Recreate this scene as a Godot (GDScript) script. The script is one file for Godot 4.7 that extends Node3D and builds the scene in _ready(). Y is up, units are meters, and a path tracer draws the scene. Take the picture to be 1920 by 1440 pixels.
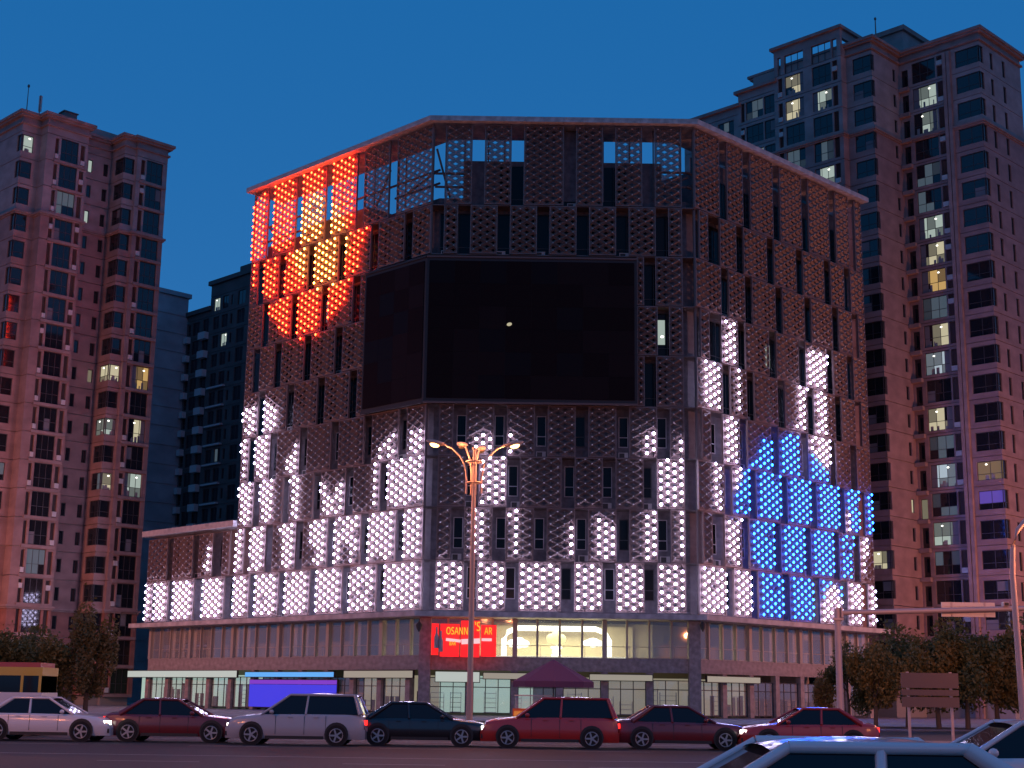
extends Node3D
# A shopping centre with a programmed light facade at dusk, flats round it, a junction in front.

const Q := 0.70710678
const EYE := 1.7
const FOCAL := 2715.0
const PITCH := 12.13
const ROLL := 0.815
const XL := -7.58
const XR := 16.46
const ZF := -126.0
const FLOOR_H := 3.14

var rng := RandomNumberGenerator.new()
var M := {}
var shared := {}
var taken := {}
var tex_wall: ImageTexture
var tex_fine: ImageTexture
var bump_fine: ImageTexture

# ------------------------------------------------------------------ mesh building
class MB:
	var v := PackedVector3Array()
	var n := PackedVector3Array()

	func tri(a: Vector3, b: Vector3, c: Vector3, nn: Vector3) -> void:
		v.push_back(a)
		if (b - a).cross(c - a).dot(nn) > 0.0:
			v.push_back(c)
			v.push_back(b)
		else:
			v.push_back(b)
			v.push_back(c)
		n.push_back(nn)
		n.push_back(nn)
		n.push_back(nn)

	func tri3(a: Vector3, b: Vector3, c: Vector3, na: Vector3, nb: Vector3, nc: Vector3) -> void:
		v.push_back(a)
		n.push_back(na)
		if (b - a).cross(c - a).dot(na + nb + nc) > 0.0:
			v.push_back(c)
			v.push_back(b)
			n.push_back(nc)
			n.push_back(nb)
		else:
			v.push_back(b)
			v.push_back(c)
			n.push_back(nb)
			n.push_back(nc)

	func facet(a: Vector3, b: Vector3, c: Vector3, out: Vector3) -> void:
		var nn := (b - a).cross(c - a)
		if nn.length() < 1e-9:
			return
		nn = nn.normalized()
		tri(a, b, c, nn if nn.dot(out) >= 0.0 else -nn)

	func quad(a: Vector3, b: Vector3, c: Vector3, d: Vector3, nn: Vector3) -> void:
		tri(a, b, c, nn)
		tri(a, c, d, nn)

	func box(c: Vector3, s: Vector3, B := Basis()) -> void:
		var x := B.x * s.x * 0.5
		var y := B.y * s.y * 0.5
		var z := B.z * s.z * 0.5
		quad(c + x - y - z, c + x + y - z, c + x + y + z, c + x - y + z, B.x)
		quad(c - x - y - z, c - x + y - z, c - x + y + z, c - x - y + z, -B.x)
		quad(c - x + y - z, c + x + y - z, c + x + y + z, c - x + y + z, B.y)
		quad(c - x - y - z, c + x - y - z, c + x - y + z, c - x - y + z, -B.y)
		quad(c - x - y + z, c + x - y + z, c + x + y + z, c - x + y + z, B.z)
		quad(c - x - y - z, c + x - y - z, c + x + y - z, c - x + y - z, -B.z)

	func span(x0: float, x1: float, y0: float, y1: float, z0: float, z1: float) -> void:
		box(Vector3((x0 + x1) / 2, (y0 + y1) / 2, (z0 + z1) / 2), Vector3(absf(x1 - x0), absf(y1 - y0), absf(z1 - z0)))

	func tube(p: Array, r: Array, seg := 8, cap := true) -> void:
		var rings := []
		for i in p.size():
			var d: Vector3 = (p[min(i + 1, p.size() - 1)] - p[max(i - 1, 0)]).normalized()
			var side := d.cross(Vector3.UP if absf(d.y) < 0.95 else Vector3.RIGHT).normalized()
			var up := side.cross(d)
			var ring := []
			for k in seg:
				var a := TAU * k / seg
				ring.append(side * cos(a) + up * sin(a))
			rings.append(ring)
		for i in p.size() - 1:
			for k in seg:
				var k2 := (k + 1) % seg
				var a: Vector3 = p[i] + rings[i][k] * r[i]
				var b: Vector3 = p[i] + rings[i][k2] * r[i]
				var c: Vector3 = p[i + 1] + rings[i + 1][k2] * r[i + 1]
				var e: Vector3 = p[i + 1] + rings[i + 1][k] * r[i + 1]
				tri3(a, b, c, rings[i][k], rings[i][k2], rings[i + 1][k2])
				tri3(a, c, e, rings[i][k], rings[i + 1][k2], rings[i + 1][k])
		if cap:
			for e in [0, p.size() - 1]:
				var d: Vector3 = (p[e] - p[1 if e == 0 else e - 1]).normalized()
				for k in range(1, seg - 1):
					tri(p[e] + rings[e][0] * r[e], p[e] + rings[e][k] * r[e], p[e] + rings[e][k + 1] * r[e], d)

	func ball(c: Vector3, r: Vector3, seg := 8, rows := 5) -> void:
		for j in rows:
			for k in seg:
				var q := []
				for t in [[j, k], [j, k + 1], [j + 1, k + 1], [j + 1, k]]:
					var a: float = PI * t[0] / rows
					var b: float = TAU * t[1] / seg
					q.append(Vector3(sin(a) * cos(b), cos(a), sin(a) * sin(b)))
				if j > 0:
					tri3(c + q[0] * r, c + q[1] * r, c + q[2] * r, q[0], q[1], q[2])
				if j < rows - 1:
					tri3(c + q[0] * r, c + q[2] * r, c + q[3] * r, q[0], q[2], q[3])
				elif j == rows - 1:
					pass

	func prism(poly: PackedVector2Array, y0: float, y1: float, top := true, bottom := true) -> void:
		# poly in world x, z
		var k := poly.size()
		var area := 0.0
		for i in k:
			area += poly[i].cross(poly[(i + 1) % k])
		for i in k:
			var a := poly[i]
			var b := poly[(i + 1) % k]
			var d := (b - a).normalized()
			var nn := Vector3(d.y, 0, -d.x) * (1.0 if area > 0 else -1.0)
			quad(Vector3(a.x, y0, a.y), Vector3(b.x, y0, b.y), Vector3(b.x, y1, b.y), Vector3(a.x, y1, a.y), nn)
		var t := Geometry2D.triangulate_polygon(poly)
		for i in range(0, t.size(), 3):
			var p := [poly[t[i]], poly[t[i + 1]], poly[t[i + 2]]]
			if top:
				tri(Vector3(p[0].x, y1, p[0].y), Vector3(p[1].x, y1, p[1].y), Vector3(p[2].x, y1, p[2].y), Vector3.UP)
			if bottom:
				tri(Vector3(p[0].x, y0, p[0].y), Vector3(p[1].x, y0, p[1].y), Vector3(p[2].x, y0, p[2].y), Vector3.DOWN)

	func mesh() -> ArrayMesh:
		var a := []
		a.resize(Mesh.ARRAY_MAX)
		a[Mesh.ARRAY_VERTEX] = v
		a[Mesh.ARRAY_NORMAL] = n
		var m := ArrayMesh.new()
		m.add_surface_from_arrays(Mesh.PRIMITIVE_TRIANGLES, a)
		return m

# ------------------------------------------------------------------ nodes
func numbered(nm: String) -> String:
	var k: int = taken.get(nm, 0)
	taken[nm] = k + 1
	return nm if k == 0 else "%s_%03d" % [nm, k]

func thing(nm: String, label: String, category: String, at := Vector3.ZERO, turn := 0.0, group := "") -> Node3D:
	var o := Node3D.new()
	o.name = numbered(nm)
	add_child(o)
	o.position = at
	o.rotation.y = turn
	o.set_meta("label", label)
	o.set_meta("category", category)
	if group:
		o.set_meta("group", group)
	return o

func put(parent: Node3D, nm: String, mesh: Mesh, mat: Material, xf := Transform3D()) -> MeshInstance3D:
	var o := MeshInstance3D.new()
	o.name = nm
	o.mesh = mesh
	o.material_override = mat
	parent.add_child(o, true)
	o.transform = xf
	return o

func wput(parent: Node3D, nm: String, mesh: Mesh, mat: Material, xf := Transform3D()) -> MeshInstance3D:
	# transform given in world space; the parent is a thing standing at the root
	return put(parent, nm, mesh, mat, parent.transform.affine_inverse() * xf)

func structure(nm: String, mesh: Mesh, mat: Material, xf := Transform3D()) -> MeshInstance3D:
	var o := put(self, numbered(nm), mesh, mat, xf)
	o.set_meta("kind", "structure")
	return o

func boxm(x: float, y: float, z: float) -> Mesh:
	var key := "box%.3f_%.3f_%.3f" % [x, y, z]
	if not shared.has(key):
		var b := MB.new()
		b.box(Vector3.ZERO, Vector3(x, y, z))
		shared[key] = b.mesh()
	return shared[key]

# ------------------------------------------------------------------ materials
func mat(nm: String, c: Color, rough := 0.8, metal := 0.0, tex: Texture2D = null, scale := 0.3) -> StandardMaterial3D:
	var m := StandardMaterial3D.new()
	m.resource_name = nm
	m.albedo_color = c.linear_to_srgb()
	m.roughness = rough
	m.metallic = metal
	if tex:
		m.albedo_texture = tex
		m.uv1_triplanar = true
		m.uv1_world_triplanar = true
		m.uv1_scale = Vector3.ONE * scale
	M[nm] = m
	return m

func glow(nm: String, c: Color, e: float) -> StandardMaterial3D:
	var m := mat(nm, Color(0.06, 0.06, 0.06), 0.6)
	m.emission_enabled = true
	m.emission = c.linear_to_srgb()
	m.emission_energy_multiplier = e
	return m

func noise_texture(sd: int, freq: float, lo: float, hi: float, size := 512, streak := 1.0) -> ImageTexture:
	var f := FastNoiseLite.new()
	f.seed = sd
	f.frequency = freq
	f.fractal_octaves = 4
	var im := f.get_seamless_image(size, size, false, false, 0.15)
	var out := Image.create(size, size, false, Image.FORMAT_RGB8)
	for y in size:
		for x in size:
			var g: float = im.get_pixel(x, int(y * streak) % size).r
			var k := lerpf(lo, hi, g)
			out.set_pixel(x, y, Color(k, k, k))
	return ImageTexture.create_from_image(out)

func make_materials() -> void:
	tex_wall = noise_texture(3, 0.02, 0.72, 1.0, 256)
	tex_fine = noise_texture(7, 0.08, 0.6, 1.0, 256)
	mat("asphalt", Color(0.06, 0.056, 0.055), 0.75, 0, tex_fine, 0.35)
	mat("paving", Color(0.24, 0.22, 0.21), 0.85, 0, tex_fine, 0.5)
	mat("kerb", Color(0.32, 0.31, 0.3), 0.85, 0, tex_fine, 0.6)
	mat("marking", Color(0.62, 0.62, 0.6), 0.7, 0, tex_fine, 0.8)
	mat("earth", Color(0.09, 0.08, 0.06), 0.95, 0, tex_fine, 0.4)
	mat("pink_wall", Color(0.37, 0.24, 0.22), 0.9, 0, tex_wall, 0.09)
	mat("beige_wall", Color(0.40, 0.335, 0.325), 0.9, 0, tex_wall, 0.09)
	mat("trim_wall", Color(0.38, 0.27, 0.25), 0.9, 0, tex_wall, 0.12)
	mat("base_wall", Color(0.36, 0.17, 0.14), 0.9, 0, tex_wall, 0.12)
	mat("grey_wall", Color(0.38, 0.40, 0.43), 0.9, 0, tex_wall, 0.05)
	mat("dark_wall", Color(0.115, 0.10, 0.10), 0.9, 0, tex_wall, 0.06)
	mat("balcony_white", Color(0.45, 0.42, 0.42), 0.85)
	mat("room", Color(0.25, 0.24, 0.23), 0.9)
	mat("window_frame", Color(0.045, 0.042, 0.045), 0.5)
	var g := mat("window_glass", Color(0.012, 0.014, 0.018), 0.06)
	g.metallic_specular = 0.58
	var dg := mat("dark_glass", Color(0.008, 0.008, 0.009), 0.15)
	dg.metallic_specular = 0.3
	mat("curtain", Color(0.42, 0.38, 0.34), 0.95)
	mat("dim_curtain", Color(0.16, 0.16, 0.17), 0.95)
	mat("unit_white", Color(0.5, 0.48, 0.46), 0.6)
	mat("unit_grille", Color(0.05, 0.05, 0.05), 0.7)
	mat("aluminium", Color(0.21, 0.145, 0.13), 0.5, 0.2)
	mat("roof_white", Color(0.62, 0.58, 0.56), 0.6, 0.0, tex_wall, 0.2)
	mat("steel", Color(0.16, 0.13, 0.125), 0.6, 0.3)
	mat("mall_wall", Color(0.19, 0.18, 0.20), 0.9, 0, tex_wall, 0.25)
	mat("mauve_wall", Color(0.36, 0.245, 0.235), 0.9, 0, tex_wall, 0.09)
	mat("board_dull", Color(0.14, 0.10, 0.09), 0.7)
	mat("screen_face", Color(0.017, 0.009, 0.0095), 0.5).metallic_specular = 0.12
	mat("screen_face_b", Color(0.021, 0.011, 0.011), 0.45).metallic_specular = 0.14
	mat("screen_face_c", Color(0.014, 0.009, 0.010), 0.4).metallic_specular = 0.16
	mat("screen_rim", Color(0.025, 0.02, 0.021), 0.6)
	mat("screen_trim", Color(0.15, 0.085, 0.07), 0.5, 0.2)
	mat("mullion", Color(0.40, 0.36, 0.31), 0.6, 0.1)
	mat("stone", Color(0.45, 0.38, 0.35), 0.8, 0, tex_wall, 0.3)
	mat("interior_wall", Color(0.40, 0.34, 0.25), 0.9)
	mat("niche_shade_brown", Color(0.085, 0.055, 0.05), 0.6)  # dark brown carries the shade of the deep niches
	mat("interior_floor", Color(0.35, 0.30, 0.25), 0.7)
	var p := mat("perforated_metal", Color(0.185, 0.12, 0.10), 0.5, 0.1)
	p.transparency = BaseMaterial3D.TRANSPARENCY_ALPHA
	p.albedo_color.a = 0.86
	mat("node_off", Color(0.50, 0.46, 0.44), 0.4)
	var cg := mat("clear_glass", Color(0.9, 0.95, 0.95), 0.03)
	cg.transparency = BaseMaterial3D.TRANSPARENCY_ALPHA
	cg.albedo_color.a = 0.12
	# LED colours
	glow("light_white", Color(0.66, 0.60, 1.0), 36.0)
	glow("light_red", Color(1.0, 0.03, 0.007), 42.0)
	glow("light_gold", Color(1.0, 0.30, 0.05), 28.0)
	glow("light_blue", Color(0.010, 0.115, 1.0), 36.0)
	glow("light_pink", Color(1.0, 0.22, 0.25), 1.2)
	# lit rooms
	glow("window_cool", Color(0.80, 0.97, 0.86), 0.42)
	glow("window_warm", Color(1.0, 0.90, 0.58), 0.5)
	glow("window_amber", Color(1.0, 0.62, 0.20), 0.5)
	glow("window_blue", Color(0.72, 0.88, 1.0), 0.5)
	glow("window_violet", Color(0.22, 0.12, 0.9), 0.35)
	glow("window_dim", Color(0.55, 0.8, 1.0), 0.09)
	for k in ["cool", "warm", "amber", "blue", "violet", "dim"]:
		var f: StandardMaterial3D = M["window_" + k]
		glow("window_%s_half" % k, f.emission.srgb_to_linear(), f.emission_energy_multiplier * 0.3)
	glow("lamp_spot", Color(1.0, 0.97, 0.85), 3.0)
	glow("lamp_sodium", Color(1.0, 0.58, 0.20), 6.0)
	glow("shop_light", Color(1.0, 0.98, 0.80), 2.6)
	glow("shop_yellow", Color(1.0, 0.86, 0.35), 1.3)
	glow("strip_light", Color(1.0, 0.97, 0.9), 2.0)
	glow("red_sign", Color(1.0, 0.01, 0.008), 1.25)
	glow("red_sign_letter", Color(1.0, 0.42, 0.02), 1.3)
	glow("red_sign_ribbon", Color(1.0, 0.62, 0.66), 0.95)
	glow("blue_sign", Color(0.03, 0.04, 0.9), 0.8)
	glow("cyan_sign", Color(0.10, 0.45, 1.0), 0.9)
	glow("violet_sign", Color(0.30, 0.05, 0.9), 0.6)
	glow("white_sign", Color(0.9, 1.0, 0.92), 0.5)
	glow("warm_sign", Color(1.0, 0.9, 0.72), 0.3)
	glow("shop_window_cool", Color(0.72, 1.0, 0.86), 0.5)
	glow("shop_window_dim", Color(0.95, 0.85, 0.6), 0.25)
	glow("tail_light", Color(1.0, 0.02, 0.015), 2.5)
	glow("head_light", Color(1.0, 0.95, 0.85), 5.0)
	glow("orange_sign", Color(1.0, 0.28, 0.03), 0.5)
	# street
	mat("pole_paint", Color(0.46, 0.36, 0.30), 0.5, 0.2)
	mat("gantry_paint", Color(0.52, 0.42, 0.40), 0.55, 0.2)
	mat("board_back", Color(0.58, 0.52, 0.50), 0.45, 0.2)
	mat("tyre", Color(0.012, 0.012, 0.012), 0.85)
	mat("rim", Color(0.4, 0.4, 0.4), 0.35, 0.7)
	var cgl := mat("car_glass", Color(0.012, 0.013, 0.015), 0.05)
	cgl.metallic_specular = 0.45
	mat("car_trim", Color(0.02, 0.02, 0.02), 0.5)
	for c in [["white", Color(0.72, 0.71, 0.70)], ["red", Color(0.42, 0.03, 0.025)], ["silver", Color(0.42, 0.42, 0.43)], ["black", Color(0.015, 0.015, 0.017)], ["maroon", Color(0.16, 0.02, 0.025)], ["yellow", Color(0.62, 0.40, 0.02)]]:
		var m := mat("paint_" + c[0], c[1], 0.3)
		m.clearcoat_enabled = true
		m.clearcoat = 0.8
		m.clearcoat_roughness = 0.08
	mat("bark", Color(0.10, 0.075, 0.055), 0.95)
	for c in [["leaf_a", Color(0.17, 0.125, 0.03)], ["leaf_b", Color(0.10, 0.095, 0.025)], ["leaf_c", Color(0.14, 0.10, 0.03)]]:
		var m := mat(c[0], c[1], 0.7)
		m.backlight_enabled = true
		m.backlight = Color(0.25, 0.25, 0.12)
	mat("canvas", Color(0.07, 0.035, 0.10), 0.9)
	mat("cart_orange", Color(0.55, 0.13, 0.03), 0.6)

# ------------------------------------------------------------------ the lens, to read the photograph
func to_photo(p: Vector3) -> Vector2:
	var y := p.y - EYE
	var d := -p.z
	var c := cos(deg_to_rad(PITCH))
	var s := sin(deg_to_rad(PITCH))
	var yy := c * y - s * d
	var dd := s * y + c * d
	var u := FOCAL * p.x / dd
	var v := -FOCAL * yy / dd
	c = cos(deg_to_rad(ROLL))
	s = sin(deg_to_rad(ROLL))
	return Vector2(960 + c * u - s * v, 720 + s * u + c * v)

func ray(x: float, y: float) -> Vector3:
	var c := cos(deg_to_rad(ROLL))
	var s := sin(deg_to_rad(ROLL))
	var u := c * (x - 960) + s * (y - 720)
	var v := -s * (x - 960) + c * (y - 720)
	c = cos(deg_to_rad(PITCH))
	s = sin(deg_to_rad(PITCH))
	return Vector3(u, -v * c + FOCAL * s, -(FOCAL * c + v * s)) / (FOCAL * c + v * s)

func at_depth(x: float, y: float, d: float) -> Vector3:
	return Vector3(0, EYE, 0) + ray(x, y) * d

func xz(a: float, b: float) -> Vector2:
	# the street grid: a runs away to the right, b away to the left
	return Vector2(Q * (a - b), -Q * (a + b))

func frame_of(p0: Vector2, p1: Vector2) -> Transform3D:
	# x along the facade, y up, z out of it; p0 to p1 runs left to right as seen from outside
	var e := (p1 - p0).normalized()
	return Transform3D(Basis(Vector3(e.x, 0, e.y), Vector3.UP, Vector3(-e.y, 0, e.x)), Vector3(p0.x, 0, p0.y))

# ------------------------------------------------------------------ ready
func _ready() -> void:
	rng.seed = 11
	set_camera()
	make_materials()
	ground()
	mall()
	left_tower()
	right_tower()
	dark_tower()
	street_things()
	trees()
	cars()

func set_camera() -> void:
	var cam := Camera3D.new()
	cam.name = "camera"
	add_child(cam)
	cam.position = Vector3(0, EYE, 0)
	cam.rotation_degrees = Vector3(PITCH, 0, ROLL)
	cam.fov = 2.0 * rad_to_deg(atan(720.0 / FOCAL))
	cam.near = 0.3
	cam.far = 6000.0
	var sky := ProceduralSkyMaterial.new()
	sky.sky_top_color = Color(0.09, 0.39, 0.65)
	sky.sky_horizon_color = Color(0.25, 0.505, 0.755)
	sky.sky_curve = 0.16
	sky.ground_bottom_color = Color(0.05, 0.06, 0.08)
	sky.ground_horizon_color = Color(0.25, 0.4, 0.55)
	var s := Sky.new()
	s.sky_material = sky
	var env := Environment.new()
	env.background_mode = Environment.BG_SKY
	env.sky = s
	env.tonemap_mode = Environment.TONE_MAPPER_LINEAR
	env.tonemap_exposure = 1.0
	env.sdfgi_enabled = true
	env.ssao_enabled = true
	env.ssil_enabled = true
	var we := WorldEnvironment.new()
	we.name = "world_environment"
	we.environment = env
	add_child(we)
	# what is left of the sun, behind the camera
	var sun := DirectionalLight3D.new()
	sun.name = "afterglow"
	add_child(sun)
	sun.rotation_degrees = Vector3(-14, 20, 0)
	sun.light_color = Color(1.0, 0.62, 0.58)
	sun.light_energy = 0.016
	sun.light_angular_distance = 25.0
	sun.shadow_enabled = true
	sun.sky_mode = DirectionalLight3D.SKY_MODE_LIGHT_ONLY

func ground() -> void:
	var b := MB.new()
	b.quad(Vector3(-3000, 0, 400), Vector3(3000, 0, 400), Vector3(3000, 0, -4000), Vector3(-3000, 0, -4000), Vector3.UP)
	structure("ground", b.mesh(), M.paving)
	b = MB.new()
	b.quad(Vector3(-400, 0.004, 40), Vector3(400, 0.004, 40), Vector3(400, 0.004, -56.6), Vector3(-400, 0.004, -56.6), Vector3.UP)
	structure("road", b.mesh(), M.asphalt)
	b = MB.new()
	b.quad(Vector3(-400, 0.004, -60.5), Vector3(400, 0.004, -60.5), Vector3(400, 0.004, -92), Vector3(-400, 0.004, -92), Vector3.UP)
	structure("road", b.mesh(), M.asphalt)
	b = MB.new()
	b.box(Vector3(0, 0.06, -58.55), Vector3(800, 0.13, 3.9))
	structure("median_strip", b.mesh(), M.kerb)
	b = MB.new()
	b.box(Vector3(0, 0.065, -99), Vector3(800, 0.13, 14))
	structure("pavement", b.mesh(), M.kerb)
	for z in [-40.0, -36.5, -47.0, -53.6]:
		b = MB.new()
		if z == -53.6 or z == -40.0:
			b.quad(Vector3(-120, 0.008, z - 0.08), Vector3(120, 0.008, z - 0.08), Vector3(120, 0.008, z + 0.08), Vector3(-120, 0.008, z + 0.08), Vector3.UP)
		else:
			for i in 24:
				var x := -70.0 + i * 6.0
				b.quad(Vector3(x, 0.008, z - 0.07), Vector3(x + 2.5, 0.008, z - 0.07), Vector3(x + 2.5, 0.008, z + 0.07), Vector3(x, 0.008, z + 0.07), Vector3.UP)
		var o := structure("road_marking", b.mesh(), M.marking)

# ------------------------------------------------------------------ the shopping centre
const ROWS := [8.75, 13.11, 17.76, 22.27, 26.9, 31.55, 36.15, 40.8, 45.5, 53.3]
const WING := 44.54
const FRONT_A := [[2, 6], [8, 12], [14, 20], [22, 26], [28, 32], [34, 38]]
const FRONT_B := [[2, 4], [6, 10], [12, 16], [18, 22], [24, 28], [30, 34], [36, 38]]
const LEFT_A := [[0, 8], [10, 16], [18, 24], [26, 32], [34, 40], [42, 46]]
const LEFT_B := [[0, 4], [6, 12], [14, 20], [22, 28], [30, 36], [38, 42], [44, 46]]
const RIGHT_A := [[0, 6], [8, 12], [14, 20], [22, 28], [30, 36], [38, 42], [44, 46]]
const RIGHT_B := [[1, 3], [6, 10], [12, 18], [20, 26], [28, 34], [36, 40], [42, 46]]
const RISE := 0.71
var faces := {}
var lit := []

func crop(o: Array, pts: Array) -> PackedVector2Array:
	var out := PackedVector2Array()
	for p in pts:
		out.append(Vector2(o[1] + p[0] * o[0], o[2] + p[1] * o[0]))
	return out

func rect(o: Array, a: float, b: float, c: float, d: float) -> PackedVector2Array:
	return crop(o, [[a, b], [c, b], [c, d], [a, d]])

func light_plan() -> void:
	# which light nodes are switched on, read off the photograph
	var f := [0.2917, 780.0, 740.0]
	var l5 := [0.3125, 240.0, 800.0]
	var l4 := [0.2778, 440.0, 480.0]
	var r7 := [0.2361, 1260.0, 560.0]
	var r8 := [0.3125, 1260.0, 800.0]
	var full := [1.0, 0.0, 0.0]
	var w := "white"
	lit = [
		["front", 0, w, rect(full, 780, 1000, 1310, 1170)],
		["front", 1, w, rect(f, 335, 700, 460, 1080)], ["front", 1, w, rect(f, 600, 700, 645, 1080)], ["front", 1, w, rect(f, 960, 825, 1000, 1080)],
		["front", 1, w, crop(f, [[1140, 760], [1180, 760], [1185, 795], [1275, 840], [1275, 1080], [1140, 1080]])],
		["front", 1, w, rect(f, 1455, 700, 1540, 1080)], ["front", 1, w, rect(f, 1680, 700, 1740, 1080)],
		["front", 2, w, rect(f, 415, 380, 570, 740)], ["front", 2, w, rect(f, 1560, 380, 1740, 740)],
		["front", 3, w, rect(f, 345, 255, 480, 400)], ["front", 3, w, rect(f, 605, 255, 650, 400)], ["front", 3, w, rect(f, 1450, 250, 1540, 410)], ["front", 3, w, rect(f, 1670, 225, 1740, 410)],
		["left", 0, w, rect(full, 240, 1000, 810, 1200)],
		["left", 1, w, rect(l5, 1620, 400, 1800, 900)], ["left", 1, w, rect(l5, 1440, 400, 1612, 900)], ["left", 1, w, rect(l5, 1240, 400, 1290, 900)], ["left", 1, w, rect(l5, 1330, 400, 1400, 900)],
		["left", 1, w, rect(l5, 1290, 400, 1330, 690)], ["left", 1, w, rect(l5, 1100, 400, 1200, 900)], ["left", 1, w, rect(l5, 918, 400, 1006, 900)], ["left", 1, w, rect(l5, 728, 400, 830, 900)], ["left", 1, w, rect(l5, 640, 400, 690, 920)],
		["left", 1, w, crop(l5, [[462, 920], [462, 830], [486, 690], [522, 690], [518, 920]])],
		["left", 2, w, rect(l5, 1560, 100, 1800, 600)], ["left", 2, w, rect(l5, 1472, 100, 1512, 600)],
		["left", 2, w, crop(l5, [[1160, 335], [1200, 375], [1232, 410], [1262, 365], [1300, 320], [1300, 560], [1160, 560]])],
		["left", 2, w, rect(l5, 978, 200, 1032, 600)], ["left", 2, w, rect(l5, 795, 200, 878, 620)], ["left", 2, w, rect(l5, 670, 200, 760, 640)],
		["left", 3, w, rect(l4, 140, 1150, 245, 1560)], ["left", 3, w, rect(l4, 50, 1150, 95, 1560)], ["left", 3, w, crop(l4, [[340, 1560], [345, 1355], [385, 1335], [405, 1275], [432, 1265], [432, 1560]])],
		["left", 3, w, crop(l4, [[965, 1285], [1010, 1255], [1060, 1235], [1095, 1185], [1100, 1420], [965, 1420]])], ["left", 3, w, rect(l4, 1175, 1180, 1300, 1420)],
		["left", 4, w, rect(l4, 60, 1025, 155, 1240)], ["left", 4, w, crop(l4, [[200, 970], [245, 970], [292, 1070], [292, 1210], [200, 1210]])],
		["left", -1, "red", crop(full, [[470, 400], [505, 340], [560, 300], [640, 270], [672, 270], [668, 320], [664, 400], [672, 430], [690, 428], [676, 470], [680, 515], [655, 530], [652, 560], [625, 592], [606, 625], [575, 640], [535, 634], [508, 590], [478, 556], [470, 480]])],
		["right", 5, w, rect(r7, 392, 165, 505, 540)], ["right", 5, w, crop(r7, [[1060, 400], [1225, 440], [1225, 720], [1060, 720]])],
		["right", 4, w, rect(r7, 240, 470, 390, 905)], ["right", 4, w, rect(r7, 500, 560, 545, 910)], ["right", 4, w, rect(r7, 985, 680, 1065, 1075)], ["right", 4, w, rect(r7, 1125, 710, 1225, 1110)],
		["right", 3, w, rect(r7, 405, 900, 525, 1330)], ["right", 3, w, crop(r7, [[1075, 1070], [1250, 1070], [1250, 1360], [1190, 1300], [1150, 1255], [1075, 1225]])],
		["right", 3, "blue", rect(r7, 1060, 1070, 1250, 1460)], ["right", 3, "blue", rect(r7, 830, 1085, 1015, 1440)], ["right", 3, "blue", crop(r7, [[620, 1340], [680, 1200], [730, 1110], [790, 1110], [790, 1440], [620, 1440]])],
		["right", 2, w, rect(r8, 244, 200, 305, 540)], ["right", 2, w, crop(r8, [[362, 220], [412, 220], [412, 320], [385, 372], [362, 372]])], ["right", 2, w, rect(r8, 1046, 500, 1066, 700)],
		["right", 2, "blue", rect(r8, 362, 200, 1260, 720)],
		["right", 1, w, rect(r8, 312, 500, 412, 860)], ["right", 1, w, rect(r8, 1132, 600, 1166, 1000)], ["right", 1, "blue", rect(r8, 450, 500, 1085, 960)],
		["right", 0, w, rect(r8, 150, 780, 475, 1170)], ["right", 0, w, crop(r8, [[890, 1260], [895, 1060], [960, 940], [1000, 890], [1030, 1260]])], ["right", 0, w, rect(r8, 1045, 850, 1260, 1300)],
		["right", 0, "blue", rect(r8, 480, 780, 1045, 1260)],
	]

func node_state(face: String, row: int, p: Vector2) -> String:
	for a in lit:
		if a[0] == face and (a[1] == row or a[1] < 0) and Geometry2D.is_point_in_polygon(p, a[3]):
			if a[2] == "red":
				var q := (p - Vector2(600, 455)) / Vector2(52, 92)
				return "gold" if q.length() < 1.0 else "red"
			return a[2]
	return "off"

func node_places(cols: int, m: float, h: float) -> Array:
	var out := []
	for i in cols:
		var y := 0.34 + (RISE / 2 if i % 2 else 0.0)
		while y < h - 0.12:
			out.append(Vector2((i + 0.5) * m, y))
			y += RISE
	return out

func sheet(cols: int, m: float, h: float) -> Mesh:
	# a quilted perforated sheet: ridges at the light nodes, hollows between them
	var key := "sheet%d_%.4f_%.2f" % [cols, m, h]
	if shared.has(key):
		return shared[key]
	var xs := [0.0]
	for i in cols:
		xs.append((i + 0.5) * m)
	xs.append(cols * m)
	var ys := [0.0]
	var y := 0.34 - RISE / 2
	var par := [0]
	var j := -1
	while y < h - 0.05:
		if y > 0.05:
			ys.append(y)
			par.append(j)
		y += RISE / 2
		j += 1
	ys.append(h)
	par[0] = par[1] - 1
	par.append(j)
	var b := MB.new()
	var depth := func(i: int, k: int) -> float:
		if i == 0 or i == xs.size() - 1 or k == 0 or k == ys.size() - 1:
			return 0.0
		return 0.15 if (i - 1 + par[k] + 40) % 2 == 0 else -0.17
	for i in xs.size() - 1:
		for k in ys.size() - 1:
			var p := []
			for t in [[0, 0], [1, 0], [1, 1], [0, 1]]:
				p.append(Vector3(xs[i + t[0]], ys[k + t[1]], depth.call(i + t[0], k + t[1])))
			# split along the ridge; the hollow in the middle of each cell is cut open
			var first: bool = (i - 1 + par[k] + 40) % 2 == 0
			var ends := [[p[1], p[0], p[2], i + 1, k], [p[3], p[0], p[2], i, k + 1]] if first else [[p[0], p[1], p[3], i, k], [p[2], p[1], p[3], i + 1, k + 1]]
			for t in ends:
				if t[3] == 0 or t[3] == xs.size() - 1 or t[4] == 0 or t[4] == ys.size() - 1:
					b.facet(t[0], t[1], t[2], Vector3.BACK)
				else:
					var m1: Vector3 = t[0].lerp(t[1], 0.40)
					var m2: Vector3 = t[0].lerp(t[2], 0.40)
					b.facet(m1, t[1], t[2], Vector3.BACK)
					b.facet(m1, t[2], m2, Vector3.BACK)
	shared[key] = b.mesh()
	return shared[key]

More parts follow.
